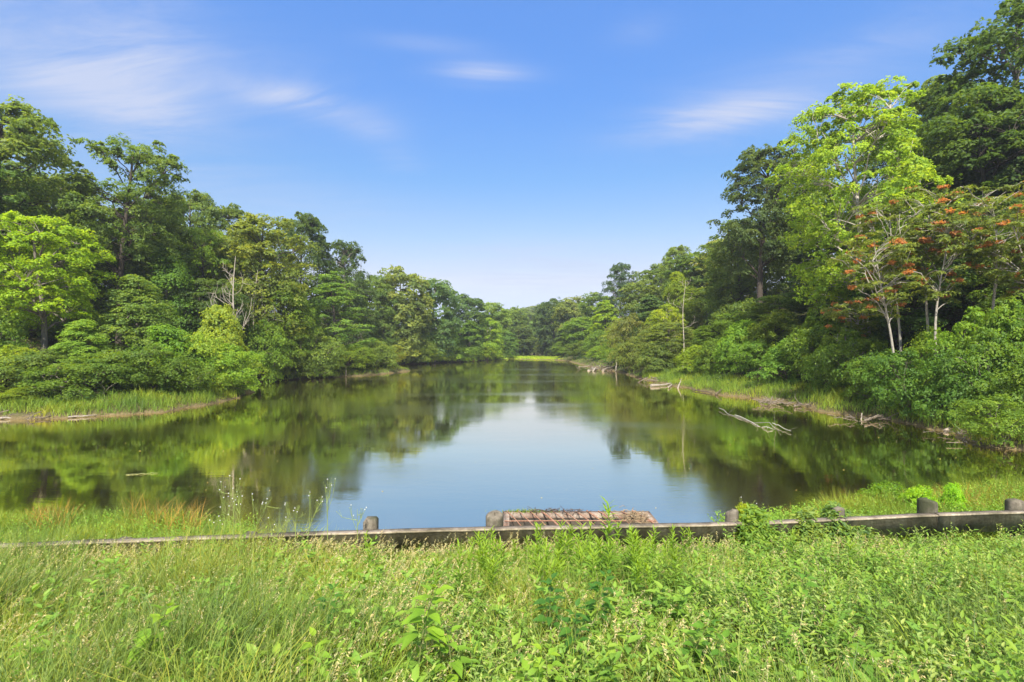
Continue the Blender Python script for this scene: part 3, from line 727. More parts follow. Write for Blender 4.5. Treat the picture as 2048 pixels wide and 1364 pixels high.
# the open grass of the embankment, mostly fine bent blades
x, y = field(150000, 1.9, 9.6, rs, power=.85)
k = (y < rail_y(x) + .1) | (rs.rand(len(x)) < .4)
x, y = x[k], y[k]
dense = .55 + .45 * np.clip(fnoise(x, y, .9, 21), -1, 1) - .28 * sstep(x / np.maximum(y, 1), 0.0, .5)
k = rs.rand(len(x)) < dense + .12; x, y = x[k], y[k]
hgt_ = (.22 + .42 * rs.rand(len(x)) ** 1.3) * (1 + .42 * np.clip(fnoise(x, y, 1.6, 22), -1, 1)) * (1 + .35 * sstep(-x / y, .2, .7))
close = np.clip((rail_y(x) - y) / 1.2, .0, 1); hgt_ = low_near_rail(x, y, hgt_)
tn_ = np.clip(.45 + .26 * fnoise(x, y, 1.3, 23) + .3 * fnoise(x, y, .45, 27) + .8 * (rs.rand(len(x)) - .5), 0, 1)
grass_obj('meadow_grass', [blades(x, y, ground(x, y), hgt_, .005 + .006 * rs.rand(len(x)), .15 + .8 * rs.rand(len(x)), rs, 4, tn_, az=rs.rand(len(x)) * 6.28 + .3)], (.155, .215, .034),
          'long fine green grass covering the embankment in the foreground')
x, y = field(5200, 2.1, 7.6, rs, power=.8)
grass_obj('broad_grass', [blades(x, y, ground(x, y), low_near_rail(x, y, .34 + .32 * rs.rand(len(x))), .013 + .010 * rs.rand(len(x)), .5 + .6 * rs.rand(len(x)), rs, 6)], (.17, .25, .03), 'broad arching grass leaves scattered through the meadow')
x, y = field(520, 2.0, 8.3, rs); k = rs.rand(len(x)) < .35 + .65 * (x / y < .1); x, y = x[k], y[k]
i_ = np.repeat(np.arange(len(x)), 60); az_ = rs.rand(len(i_)) * 6.28; r_ = .05 * rs.rand(len(i_)); tx, ty = x[i_] + r_ * np.cos(az_), y[i_] + r_ * np.sin(az_)
grass_obj('tussock_grass', [blades(tx, ty, ground(tx, ty), low_near_rail(x, y, .35 + .35 * rs.rand(len(x)))[i_] * (.6 + .5 * rs.rand(len(i_))), .006 + .006 * rs.rand(len(i_)), .25 + .75 * rs.rand(len(i_)), rs, 5, np.clip(.55 + .5 * (rs.rand(len(x))[i_] - .5) + .4 * (rs.rand(len(i_)) - .5), 0, 1), az=az_ + .3)], (.15, .235, .022),
          'tussocks of longer arching grass standing above the meadow')
x, y = field(14000, 2.0, 8.6, rs); k = (fnoise(x, y, .9, 33) > .15) & (y < rail_y(x)); x, y = x[k], y[k]
grass_obj('dead_grass', [blades(x, y, ground(x, y), low_near_rail(x, y, .18 + .36 * rs.rand(len(x))), .004 + .005 * rs.rand(len(x)), .4 + 1.0 * rs.rand(len(x)), rs, 4)], (.26, .20, .095), 'matted dead brown grass between the green blades')
# ripe straw coloured stalks with loose heads
def seed_grass(x, y, rs, hmin, hmax):
    n = len(x); z = ground(x, y); h = hmin + (hmax - hmin) * rs.rand(n); h = np.minimum(h, low_near_rail(x, y, h) * 1.45); az = rs.randn(n) * .9 + .3; bend = .2 + .5 * rs.rand(n)
    A = blades(x, y, z, h, np.full(n, .004), bend, rs, 5, .3 + .5 * rs.rand(n), az)
    per = 16; i_ = np.repeat(np.arange(n), per); t_ = .80 + .21 * np.tile(np.linspace(0, 1, per), n)
    u = np.stack([np.cos(az), np.sin(az), np.zeros(n)], 1)[i_]
    c = np.stack([x, y, z], 1)[i_] + np.array([0, 0, 1]) * (h[i_] * (t_ - .42 * bend[i_] * t_ ** 2.2))[:, None] + u * (h[i_] * bend[i_] * (.12 * t_ + .8 * t_ ** 2.1))[:, None]
    c += rs.randn(len(c), 3) * .008
    V, Qd = leaf_quads(c, unit(rs.randn(len(c), 3)), .022 + .014 * rs.rand(len(c)), rs, .26)
    return [A, (V, Qd, np.repeat(.2 + .6 * rs.rand(len(c)), 4))]
x, y = field(5200, 2.2, 8.7, rs); k = (y < rail_y(x)) & (rs.rand(len(x)) < .25 + .75 * (fnoise(x, y, .8, 31) + .3 - 1.6 * (x / y) > 0) - .05 * (x / y > .1)); x, y = x[k], y[k]
x2 = rs.uniform(-7.6, 3.6, 800); y2 = rail_y(x2) - .12 - .6 * rs.rand(800)
grass_obj('seeding_grass', seed_grass(x, y, rs, .38, .68) + seed_grass(x2, y2, rs, .40, .62), (.42, .39, .19), 'straw coloured seeding grass stalks bending over the meadow')

# leaves with a folded midrib
def leaves6(B, A, Nn, Ln, Wd, rs, curl=.25, st=((0, 0), (.28, .46), (.62, .4), (1, 0))):
    n = len(B); A = unit(A); Nn = unit(Nn - A * np.sum(A * Nn, 1)[:, None]); S_ = np.cross(A, Nn)
    rows = []
    for t_, w_ in st:
        c = B + A * (Ln * t_)[:, None] - Nn * (Ln * curl * t_ ** 2)[:, None]
        e = S_ * (Wd * w_ + 1e-4)[:, None]; lift = Nn * (Wd * w_ * .35)[:, None]
        rows += [c - e + lift, c, c + e + lift]
    V = np.stack(rows, 1); m_ = V.shape[1]; b = (np.arange(n) * m_)[:, None, None]
    q = []
    for k in range(len(st) - 1): q += [[3*k, 3*k+1, 3*k+4, 3*k+3], [3*k+1, 3*k+2, 3*k+5, 3*k+4]]
    return V.reshape(-1, 3), (b + np.array(q)[None]).reshape(-1, 4), m_
def leafy_stems(x, y, h, rs, nl=12, ll=.07, lw=.028, tilt=.35, spiral=2.4, up=.45, col=None, start=.25, taper=.5, z=None):
    """upright stems with leaves set around them"""
    n = len(x); z = ground(x, y) if z is None else z
    az = rs.rand(n) * 6.28; bend = tilt * rs.rand(n)
    St = blades(x, y, z, h, np.full(n, .006), bend, rs, 4, np.full(n, .35), az)
    i_ = np.repeat(np.arange(n), nl); t_ = start + (1 - start) * np.tile(np.linspace(0, 1, nl), n)
    u = np.stack([np.cos(az), np.sin(az), np.zeros(n)], 1)[i_]
    c = np.stack([x, y, z], 1)[i_] + np.array([0, 0, 1]) * (h[i_] * (t_ - .42 * bend[i_] * t_ ** 2.2))[:, None] + u * (h[i_] * bend[i_] * (.12 * t_ + .8 * t_ ** 2.1))[:, None]
    ph = np.tile(np.arange(nl), n) * spiral + rs.rand(n)[i_] * 6.28 + rs.randn(len(i_)) * .3
    el = up + .5 * (t_ - .5) + rs.randn(len(i_)) * .18
    A = np.stack([np.cos(ph) * np.cos(el), np.sin(ph) * np.cos(el), np.sin(el)], 1)
    Nn = np.array([0, 0, 1.0]) + rs.randn(len(i_), 3) * .2
    k_ = (1 - taper * (t_ - start)) * (.75 + .5 * rs.rand(len(i_)))
    V, Qd, m_ = leaves6(c, A, Nn, ll * k_, lw * k_, rs)
    tt = np.repeat(np.clip(.25 + .5 * (t_ ** 2) + .35 * (rs.rand(len(i_)) - .5), 0, 1), m_)
    return [St, (V, Qd, tt)]
x, y = field(9500, 2.0, 9.2, rs, power=.8)
pw = np.clip(.22 + .85 * sstep(x / y, -.35, .15) + .25 * fnoise(x, y, 1.0, 41), 0, 1)
k = (rs.rand(len(x)) < pw) & (y < rail_y(x) - .1); x, y = x[k], y[k]
x3, y3 = field(420, 2.2, 7.5, rs); l3 = rs.rand(len(x3)) < .5
grass_obj('broad_weeds', leafy_stems(x3[l3], y3[l3], low_near_rail(x3, y3, .42 + .22 * rs.rand(len(x3)))[l3], rs, 14, .16, .075, .4, spiral=3.14 / 2, up=.3) + leafy_stems(x3[~l3], y3[~l3], low_near_rail(x3, y3, .42 + .22 * rs.rand(len(x3)))[~l3], rs, 18, .13, .045, .5), (.12, .23, .028), 'broad leaved weeds standing among the grass of the meadow')
third = rs.rand(len(x)) < .55
xa, ya, xb, yb = x[third], y[third], x[~third], y[~third]
grass_obj('leafy_weeds', leafy_stems(xa, ya, low_near_rail(xa, ya, (.34 + .26 * rs.rand(len(xa))) * (1 + .3 * fnoise(xa, ya, 1.6, 71)) * (1 + .25 * sstep(xa / ya, .3, .7))), rs, 13, .105, .036, .6), (.115, .215, .025), 'dense leafy green weeds growing through the grass')
grass_obj('vetch_weeds', leafy_stems(xb, yb, low_near_rail(xb, yb, (.34 + .26 * rs.rand(len(xb))) * (1 + .3 * fnoise(xb, yb, 1.6, 71)) * (1 + .25 * sstep(xb / yb, .3, .7))), rs, 18, .062, .024, .9, spiral=3.14), (.19, .27, .065), 'pale small leaved weeds tangled over the right side of the meadow')

# ------------------------------------------------------------------ goldenrods and broad leaved saplings
def plant_thing(name, px, py, d, lab, grp, h, rs, col, stemcol=(.10, .15, .03), cat='plant', **kw):
    x = at_px(px, d); z = top_z(py, d) - h
    o = empty(name, (x, d, z)); tag(o, lab, cat, grp)
    St, Lf = leafy_stems(np.zeros(1), np.zeros(1), np.array([h]), rs, z=np.zeros(1), **kw)
    obj('stem', mesh('stem', St[0], St[1], M_grass, St[2]), o, color=stemcol)
    obj('leaves', mesh('leaves', Lf[0], Lf[1], M_leaf, Lf[2]), o, color=col)
    return o
rs = np.random.RandomState(90)
gr_col = (.15, .26, .022)
plant_thing('goldenrod', 1216, 1010, 6.3, 'tallest goldenrod stalk, rising above the rail in front of the rusty grate', 'unopened goldenrod stalks', 1.15, rs, gr_col, nl=64, ll=.24, lw=.042, tilt=.06, start=.2, up=.6)
master = [plant_thing('goldenrod', 1140, 1050, 7.2, 'unopened goldenrod stalk just left of the tallest one', 'unopened goldenrod stalks', .8, rs, gr_col, nl=50, ll=.17, lw=.032, tilt=.12, start=.15, up=.7)]
master.append(plant_thing('goldenrod', 1262, 1058, 7.3, 'unopened goldenrod stalk just right of the tallest one', 'unopened goldenrod stalks', .8, rs, gr_col, nl=50, ll=.17, lw=.032, tilt=.12, start=.15, up=.7))
master.append(plant_thing('goldenrod', 1190, 1078, 6.9, 'one of the low goldenrods in the patch below the tallest stalk', 'low goldenrods in the patch', .7, rs, gr_col, nl=48, ll=.17, lw=.032, tilt=.2, start=.15, up=.7))
def copy_tree(o, parent=None):
    c = o.copy(); COL.objects.link(c); c.parent = parent
    for ch in o.children: copy_tree(ch, c)
    return c
for k in range(90):
    px = rng.uniform(930, 1400); d = rng.uniform(5.3, 7.6)
    if k > 69: px = rng.uniform(700, 1700)
    h = rng.uniform(.6, .82)
    c = copy_tree(master[k % 3]); x = at_px(px, d); c.location = (x, d, gz(x, d)); c.scale = (h / .75,) * 3; c.rotation_euler = (0, 0, rng.uniform(0, 6.28))
    c['label'] = 'one of the low goldenrods in the patch below the tallest stalk'; c['group'] = 'low goldenrods in the patch'
    if k <= 69:
        w_ = 'left of' if px < 1130 else ('around' if px < 1260 else 'right of')
        c['label'] = 'one of the low goldenrods in the patch ' + w_ + ' the tallest stalk'; c['group'] = 'low goldenrods ' + w_ + ' the tallest stalk'
    if k > 69:
        c['label'] = 'one of the scattered goldenrods standing in the open meadow'; c['group'] = 'scattered goldenrods'
# saplings: opposite pairs of broad pointed leaves
def sapling(px, py, d, h, ll, lab, col, seed, nl=12, grp=None, lwf=.45):
    nl = int(nl * 1.5); ll *= 1.25
    rs = np.random.RandomState(seed); x = at_px(px, d); z = top_z(py, d) - h
    o = empty('sapling', (x, d, z)); tag(o, lab, 'young plant', grp)
    G = Geo(); u = np.linspace(0, 1, 8); ln = rs.randn(2) * .08
    P = np.stack([ln[0] * u ** 2, ln[1] * u ** 2, h * u], 1); G.tube(P, np.linspace(.006, .002, 8), 6)
    obj('stem', G.build('stem', M_bark), o, color=(.14, .16, .05))
    B = []; A = []; LL = []
    for k in range(nl):
        t_ = .35 + .65 * k / (nl - 1); a = (k // 2) * 1.57 + (k % 2) * 3.14 + rs.randn() * .25 + seed
        el = .15 + .55 * t_ ** 3 + rs.randn() * .15
        pet = .035; dirv = np.array([math.cos(a) * math.cos(el), math.sin(a) * math.cos(el), math.sin(el)])
        b = np.array([ln[0] * t_ ** 2, ln[1] * t_ ** 2, h * t_])
        G2 = b + dirv * pet; B.append(G2); A.append(dirv + np.array([0, 0, -.1])); LL.append(ll * (1 - .45 * t_ ** 3) * rs.uniform(.8, 1.15))
    B = np.array(B); A = np.array(A); LL = np.array(LL)
    st = ((0, .03), (.12, .34), (.28, .49), (.45, .46), (.62, .34), (.8, .17), (.92, .05), (1, 0))
    for k in range(nl):
        V, Qd, m_ = leaves6(B[k:k+1], A[k:k+1], np.array([[0, 0, 1.0]]) + rs.randn(1, 3) * .15, LL[k:k+1], LL[k:k+1] * lwf * 1.25, rs, .28, st)
        obj('leaf', mesh('leaf', V, Qd, M_leaf, np.full(len(V), .3 + .5 * rs.rand()), smooth=True), o, color=col)
    return o
lime = (.17, .30, .025); deep = (.055, .15, .02)
sapling(838, 1172, 3.6, .62, .145, 'broad leaved lime green sapling right in the bottom centre of the meadow', lime, 1, 14)
sapling(905, 1270, 3.5, .42, .12, 'smaller lime sapling just right of the big bottom centre one', lime, 2, 8)
sapling(285, 1225, 3.5, .55, .13, 'lime broad leaved sapling in the lower left grass', lime, 3, 12)
sapling(625, 1290, 3.3, .45, .11, 'small lime sapling at the bottom edge left of centre', lime, 4, 10)
sapling(1050, 1325, 3.1, .42, .09, 'small bright sapling at the bottom edge, left of a similar pair', lime, 5, 12)
sapling(1100, 1318, 3.15, .42, .09, 'small bright sapling at the bottom edge, right one of a similar pair', lime, 6, 12)
sapling(640, 1175, 4.3, .5, .085, 'dark green leaved seedling left of the big bottom centre sapling', deep, 7, 12)
sapling(1100, 1170, 4.2, .5, .10, 'dark leaved seedling in the middle of the meadow, upper left of three', deep, 8, 14)
sapling(1150, 1215, 3.9, .5, .10, 'dark leaved seedling in the middle of the meadow, lowest of three', deep, 9, 14)
sapling(1190, 1160, 4.3, .5, .11, 'dark leaved seedling in the middle of the meadow, upper right of three', deep, 10, 14)
sapling(1380, 1240, 3.7, .45, .09, 'mid green seedling in the weeds right of the bottom centre', (.08, .19, .02), 11, 12)
sapling(1600, 1120, 4.9, .5, .10, 'green seedling in the pale weeds right of centre', (.12, .25, .03), 12, 12)
sapling(1470, 1290, 3.4, .45, .10, 'green seedling near the bottom edge, second right of the centre', (.09, .2, .02), 13, 12)
sapling(1700, 1300, 3.3, .42, .11, 'green seedling at the bottom edge on the right', (.11, .22, .025), 14, 12)
sapling(60, 1270, 3.4, .42, .09, 'small green seedling in the bottom left corner', (.12, .24, .02), 15, 10)

# ------------------------------------------------------------------ guard rail
def weathered(name, a, b, dark):
    m, t, out = new_mat(name)
    tcx = N(t, 'ShaderNodeTexCoord'); mpx = N(t, 'ShaderNodeMapping'); mpx.inputs['Scale'].default_value = (5, 5, .6); L(t, tcx.outputs['Object'], mpx.inputs[0])
    n1_ = noise(t, mpx.outputs[0], 2.2, 5, .7); n2_ = noise(t, tcx.outputs['Object'], 22, 5, .7); n3_ = noise(t, tcx.outputs['Object'], 1.6, 4, .6)
    c1 = ramp(t, n1_, [(.35, a), (.65, b)])
    c2 = mixc(t, ramp(t, n3_, [(.45, (0, 0, 0)), (.62, (1, 1, 1))]), c1, dark)
    c3 = mixc(t, .5, c2, ramp(t, n2_, [(.3, (.4, .4, .4)), (.7, (1.4, 1.4, 1.4))]), 'MULTIPLY')
    p = principled(t, out, c3, .92, .15); bump(t, p, n2_, .7, .01)
    return m
M_rail = weathered('weathered_rail', (.20, .155, .10), (.32, .28, .20), (.11, .095, .06))
M_cap = weathered('weathered_rail_top', (.12, .095, .07), (.19, .16, .13), (.06, .05, .035))
M_post = weathered('weathered_post', (.075, .062, .045), (.14, .12, .09), (.04, .042, .022))
rail = empty('guard_rail', (0, 8.4, gz(0, 8.4))); tag(rail, 'long weathered grey guard rail on short posts along the top of the lake shore', 'guard rail')
off = np.array([0, 8.4, gz(0, 8.4)])
post_px = [-190, 45, 285, 520, 750, 990, 1220, 1452, 1668, 1860, 2040, 2225]
pxs = [at_px(p_, 8.3 + .0005 * p_) for p_ in post_px]
ZR = 1.5
for k in range(len(pxs) - 1):
    x0, x1 = pxs[k] + .006, pxs[k + 1] - .006
    u = np.linspace(0, 1, 9); X_ = x0 + (x1 - x0) * u; Y_ = rail_y(X_); sag = .002 * np.sin(u * 9 + k) + .003 * math.sin(k * 2.3)
    # profile: cap lip proud of the face
    prof = [(-.045, -.34), (-.045, -.035), (-.062, -.030), (-.060, 0), (.055, .004), (.055, -.03), (.042, -.035), (.042, -.34)]
    V = []; n_ = len(prof)
    for q in range(9):
        for (a_, b_) in prof: V.append([X_[q], Y_[q] + a_ + .004 * math.sin(q * 2.1 + k), ZR + b_ + sag[q]])
    Q_ = [[q*n_+j, q*n_+(j+1) % n_, (q+1)*n_+(j+1) % n_, (q+1)*n_+j] for q in range(8) for j in range(n_)]
    Q_ += [[0, 1, 6, 7], [1, 2, 5, 6], [2, 3, 4, 5]]; e = 8 * n_; Q_ += [[e+7, e+6, e+1, e], [e+6, e+5, e+2, e+1], [e+5, e+4, e+3, e+2]]
    me = mesh('rail_board', np.array(V) - off, Q_, M_rail); me.materials.append(M_cap)
    mi = np.zeros(len(Q_), dtype=np.int32)
    for q in range(8): mi[q * n_ + 3] = 1
    me.polygons.foreach_set('material_index', mi)
    obj('rail_board', me, rail)
for k, (xp, pp) in enumerate(zip(pxs, post_px)):
    yb = float(rail_y(xp)) + .055; rnd = pp in (990, 1452, 1860, 1668); wdt = {750: .105, 990: .14, 1860: .14}.get(pp, .10); top = ZR + {45: -.02, 285: -.03, 520: -.02, 1220: -.03, 1668: .13, 1860: .2}.get(pp, .16); zb = gz(xp, yb) - .3
    n_ = 14 if rnd else 4; V = []; Q_ = []
    lv = [(zb, 1.0), ((zb + top) / 2, 1.0), (top - .05, 1.0), (top - .018, .93), (top, .72), (top + .004, .02)] if rnd else [(zb, 1.0), ((zb + top) / 2, .99), (top - .045, .99), (top, .72), (top + .002, .02)]
    for q, (z_, s_) in enumerate(lv):
        for j in range(n_):
            a_ = 2 * math.pi * (j + .5) / n_; rr_ = wdt * (1.41 if not rnd else 1.06) * s_ * (1 + .05 * math.sin(j * 2.3 + k + q))
            V.append([xp + rr_ * math.cos(a_), yb + wdt + rr_ * math.sin(a_), z_ + (.03 * math.cos(a_ + k) if rnd and q > 1 else 0)])
    for q in range(len(lv) - 1): Q_ += [[q*n_+j, q*n_+(j+1) % n_, (q+1)*n_+(j+1) % n_, (q+1)*n_+j] for j in range(n_)]
    obj('post', mesh('post', np.array(V) - off, Q_, M_post), rail)

# ------------------------------------------------------------------ drain inlet with rusty grate
m, t, out = new_mat('stained_concrete')
tcx = N(t, 'ShaderNodeTexCoord'); na = noise(t, tcx.outputs['Object'], 4, 6, .7); nb = noise(t, tcx.outputs['Object'], 26, 5, .7)
c = ramp(t, na, [(.3, (.15, .075, .045)), (.5, (.20, .15, .115)), (.68, (.25, .22, .18))])
c = mixc(t, .6, c, ramp(t, nb, [(.3, (.45, .4, .35)), (.65, (1.2, 1.2, 1.2))]), 'MULTIPLY')
p = principled(t, out, c, .95, .1); bump(t, p, nb, .8, .02); M_conc = m
m, t, out = new_mat('rusty_steel')
tcx = N(t, 'ShaderNodeTexCoord'); na = noise(t, tcx.outputs['Object'], 14, 5, .7)
c = ramp(t, na, [(.3, (.13, .05, .028)), (.55, (.22, .12, .075)), (.75, (.32, .24, .18))])
principled(t, out, c, .9, .2); M_rust = m
BX0, BX1, BY0, BY1, BT = -.22, 3.25, 10.75, 12.15, .56
inlet = empty('drain_inlet', (1.5, 11.4, 0)); tag(inlet, 'open concrete drain inlet with a rusty grate in the water just behind the rail', 'drain inlet')
def box_q(G, x0, x1, y0, y1, z0, z1, t_=.5, jit=0):
    V = np.array([(x, y, z) for z in (z0, z1) for (x, y) in ((x0, y0), (x1, y0), (x1, y1), (x0, y1))], float)
    G.add(V, [(3, 2, 1, 0), (4, 5, 6, 7), (0, 1, 5, 4), (1, 2, 6, 5), (2, 3, 7, 6), (3, 0, 4, 7)], t_)
G = Geo(); w_ = .16
o_ = np.array([1.5, 11.4, 0])
def ring_wall(z0, z1, x0, x1, y0, y1, w_):
    outer = [(x0, y0), (x1, y0), (x1, y1), (x0, y1)]; inner = [(x0+w_, y0+w_), (x1-w_, y0+w_), (x1-w_, y1-w_), (x0+w_, y1-w_)]
    V = [(x, y, z) for z in (z0, z1) for (x, y) in outer + inner]
    Q_ = []
    for j in range(4):
        k2 = (j + 1) % 4
        Q_ += [[j, k2, 8+k2, 8+j], [4+k2, 4+j, 12+j, 12+k2], [8+j, 8+k2, 12+k2, 12+j]]
    return np.array(V), Q_
V, Q_ = ring_wall(BT - .11, BT, BX0, BX1, BY0, BY1, w_); G.add(V - o_, Q_)
obj('concrete_wall', G.build('concrete_wall', M_conc, False), inlet)
m, t, out = new_mat('shade_dark_concrete'); tcx = N(t, 'ShaderNodeTexCoord')
principled(t, out, ramp(t, noise(t, tcx.outputs['Object'], 6, 4, .6), [(.35, (.018, .014, .009)), (.65, (.04, .028, .016))]), .6, .3)  # near-black wall colour stands in for the shade inside the chamber
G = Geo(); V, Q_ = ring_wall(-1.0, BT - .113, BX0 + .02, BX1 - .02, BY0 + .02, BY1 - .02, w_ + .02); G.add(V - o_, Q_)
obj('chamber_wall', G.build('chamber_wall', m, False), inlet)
G = Geo(); box_q(G, BX0 + w_, BX1 - w_, BY1 - w_ - .035, BY1 - w_ - .003, BT - .20, BT - .115); G.V[-1] = G.V[-1] - o_
obj('rusty_ledge', G.build('rusty_ledge', M_rust, False), inlet)
G = Geo()
for k, xx in enumerate(np.arange(BX0 + .3, BX1 - .1, .27)):
    thick = .022 if k % 4 == 3 else .012
    G.tube(np.array([(xx - .2, BY1 - .05, BT + .02), (xx + .02, (BY0 + BY1) / 2, BT + .012 + .01 * rng.random()), (xx + .2, BY0 + .05, BT + .02)]) - o_, thick, 6)
for yy in (BY0 + .62,):
    G.tube(np.array([(BX0 + .05, yy, BT + .03), (1.5, yy + .01, BT + .035), (BX1 - .05, yy, BT + .03)]) - o_, .012, 6)
obj('grate', G.build('grate', M_rust), inlet)
# straw and rotten sticks lying on the inlet
def sticks(name, cx_, cy_, cz_, sx_, sy_, sz_, n, rs, col, lab, cat, ln=.35, r=.006):
    G = Geo()
    for k in range(n):
        c = np.array([rs.randn() * sx_, rs.randn() * sy_, abs(rs.randn()) * sz_]); a_ = rs.rand() * 6.28; v = np.array([math.cos(a_), math.sin(a_), rs.randn() * .25]) * ln * (.4 + .6 * rs.rand())
        G.tube([c - v * .5, c + rs.randn(3) * ln * .05, c + v * .5], r * (.6 + rs.rand()), 4, rs.rand(), cap=False)
    o = obj(name, G.build(name, M_bark), None, (cx_, cy_, cz_), col); return tag(o, lab, cat, kind='stuff')
rs = np.random.RandomState(5)
sticks('straw_litter', 2.75, 11.5, BT + .02, .17, .24, .05, 120, rs, (.20, .15, .09), 'heap of dry straw washed onto the right end of the drain inlet', 'straw')
sticks('rotten_twigs', .95, 12.05, BT + .02, .38, .05, .03, 55, rs, (.07, .055, .045), 'dark rotten twigs lying along the far lip of the drain inlet', 'twigs', .3)
# tufts of grass on and around the inlet
def tuft(name, cx_, cy_, sx_, sy_, n, h, w_, col, lab, seed, zc_=None, bend=.8):
    rs = np.random.RandomState(seed); X = cx_ + rs.randn(n) * sx_; Y = cy_ + rs.randn(n) * sy_
    Z = ground(X, Y) if zc_ is None else np.full(n, zc_)
    Z = np.maximum(Z, -.02)
    return grass_obj(name, [blades(X, Y, Z, h * (.5 + .6 * rs.rand(n)), np.full(n, w_), .2 + bend * rs.rand(n), rs, 4)], col, lab)
tuft('lip_grass', .35, 12.08, .35, .05, 260, .09, .012, (.13, .20, .03), 'thin grass sprouting on the left part of the inlet lip', 1, BT)
tuft('inlet_grass', -.45, 11.3, .16, .2, 350, .5, .012, (.12, .20, .03), 'grass clump left of the concrete drain inlet', 2)
tuft('shore_grass', 3.7, 11.5, .35, .2, 400, .38, .012, (.13, .2, .03), 'grass clump right of the concrete drain inlet', 3)

# ------------------------------------------------------------------ vegetation between the rail and the water
rs = np.random.RandomState(120)
def strip(n, px0, px1, d0, d1, rs):
    d = rs.uniform(d0, d1, n); px = rs.uniform(px0, px1, n); X = (px - 1024) / F * d
    k = (ground(X, d) > .02) & (d > rail_y(X) + .35); return X[k], d[k]
xl, yl = strip(26000, -60, 540, 8.2, 12.3, rs); fade = 1 - .75 * sstep(xl / yl, -.62, -.47); kk = rs.rand(len(xl)) < fade; xl, yl = xl[kk], yl[kk]
xr, yr = strip(42000, 1430, 2130, 8.8, 14.6, rs)
xc, yc = strip(900, 560, 1430, 8.6, 11.2, rs)
hl = (.30 + .28 * rs.rand(len(xl))) * (1 + .3 * np.clip(fnoise(xl, yl, 1.2, 51), -1, 1)) * (.55 + .45 * fade[kk])
hr = (.42 + .42 * rs.rand(len(xr))) * (1 + .3 * np.clip(fnoise(xr, yr, 1.2, 52), -1, 1)) * (.55 + .45 * sstep(xr / yr, .42, .62))
hc = .2 + .3 * rs.rand(len(xc))
mk = lambda X, Y, h, cut: blades(X, Y, ground(X, Y), h, .008 + .008 * rs.rand(len(X)), .1 + .8 * rs.rand(len(X)), rs, 4, np.clip(.5 + .3 * fnoise(X, Y, 1.2, cut) + .4 * (rs.rand(len(X)) - .5), 0, 1))
grass_obj('bank_grass', [mk(xl, yl, hl, 53), mk(xr, yr, hr, 54), mk(xc, yc, hc, 55)], (.14, .21, .022), 'tall green grass between the guard rail and the water')
def rusty(X, Y, hh): return blades(X, Y, ground(X, Y), hh, np.full(len(X), .009), .15 + .6 * rs.rand(len(X)), rs, 4)
X1, Y1 = strip(4200, 1540, 2130, 11.2, 14.6, rs); X2, Y2 = strip(380, 250, 400, 10.2, 12.2, rs); X3, Y3 = strip(350, 60, 140, 10.5, 12.2, rs)
grass_obj('sedge', [rusty(X1, Y1, .6 + .3 * rs.rand(len(X1))), rusty(X2, Y2, .65 + .4 * rs.rand(len(X2))), rusty(X3, Y3, .6 + .25 * rs.rand(len(X3)))], (.29, .205, .045), 'rusty yellow sedge along the near waterline')
X4, Y4 = strip(2800, 1440, 2130, 9.2, 13.6, rs); X5, Y5 = strip(450, 0, 520, 8.4, 11.5, rs)
grass_obj('waterside_weeds', leafy_stems(X4, Y4, .5 + .3 * rs.rand(len(X4)), rs, 14, .09, .035, .5) + leafy_stems(X5, Y5, .4 + .3 * rs.rand(len(X5)), rs, 12, .08, .03, .5), (.12, .235, .022), 'leafy weeds between the guard rail and the water')
plant_tree('shrub', 1780, 968, 12.2, 46, (.06, .15, .015), 'round bright bush with a dark heart behind the rail on the right', 'bush_a', 'bush', None)
plant_tree('shrub', 1905, 992, 11.6, 30, (.12, .26, .02), 'small light bush just right of the thick round topped post', 'bush_c', 'bush', None)
plant_tree('shrub', 1845, 1000, 11.4, 34, (.13, .26, .02), 'small light bush between the round bush and the thick post', 'bush_a', 'bush', None)
plant_tree('shrub', 1492, 1005, 9.6, 34, (.17, .25, .02), 'yellow green shrub spilling over the rail right of the fifth visible post', 'bush_c', 'bush', None)
# creepers over the rail between posts
def mound(name, px0, px1, d0, d1, z0_, z1_, n, leaf, col, lab, seed):
    rs = np.random.RandomState(seed); px = rs.uniform(px0, px1, n); u = (px - px0) / (px1 - px0)
    env_ = np.sin(np.pi * np.clip(u, 0.02, .98)) ** .5 * (.88 + .12 * np.sin(u * 11 + seed)); d = rs.uniform(d0, d1, n); X = (px - 1024) / F * d
    Z = z0_ + (z1_ - z0_) * env_ * (rs.rand(n) ** .35) * np.sin(np.pi * np.clip((d - d0) / (d1 - d0), .06, .94)) ** .4
    C = np.stack([X, d, Z], 1); V, Qd, m_ = leaves6(C, rs.randn(n, 3) * np.array([1, 1, .4]) + np.array([0, -.4, -.1]), rs.randn(n, 3) * .4 + np.array([0, 0, 1.]), leaf * (.6 + .7 * rs.rand(n)), leaf * .45 * (.6 + .7 * rs.rand(n)), rs)
    return tag(obj(name, mesh(name, V, Qd, M_leaf, np.repeat(rs.rand(n), m_)), color=col), lab, 'creeper', kind='stuff')
mound('creeper', 1436, 1590, 8.1, 9.5, .75, 1.74, 7000, .10, (.15, .25, .03), 'yellow green creeper swallowing the rail right of the fifth post', 3)
mound('creeper', 1535, 1680, 8.3, 9.6, .8, 1.66, 7000, .09, (.17, .25, .05), 'pale yellowish creeper in the middle of the buried stretch of rail', 8)
mound('creeper', 1610, 1760, 8.5, 9.8, .8, 1.72, 7500, .085, (.14, .23, .05), 'pale green creeper covering the rail and its brushy post', 4)
mound('creeper', 395, 480, 7.3, 8.4, .8, 1.6, 2600, .07, (.13, .24, .03), 'green weeds growing through the rail at the white wildflowers', 5)

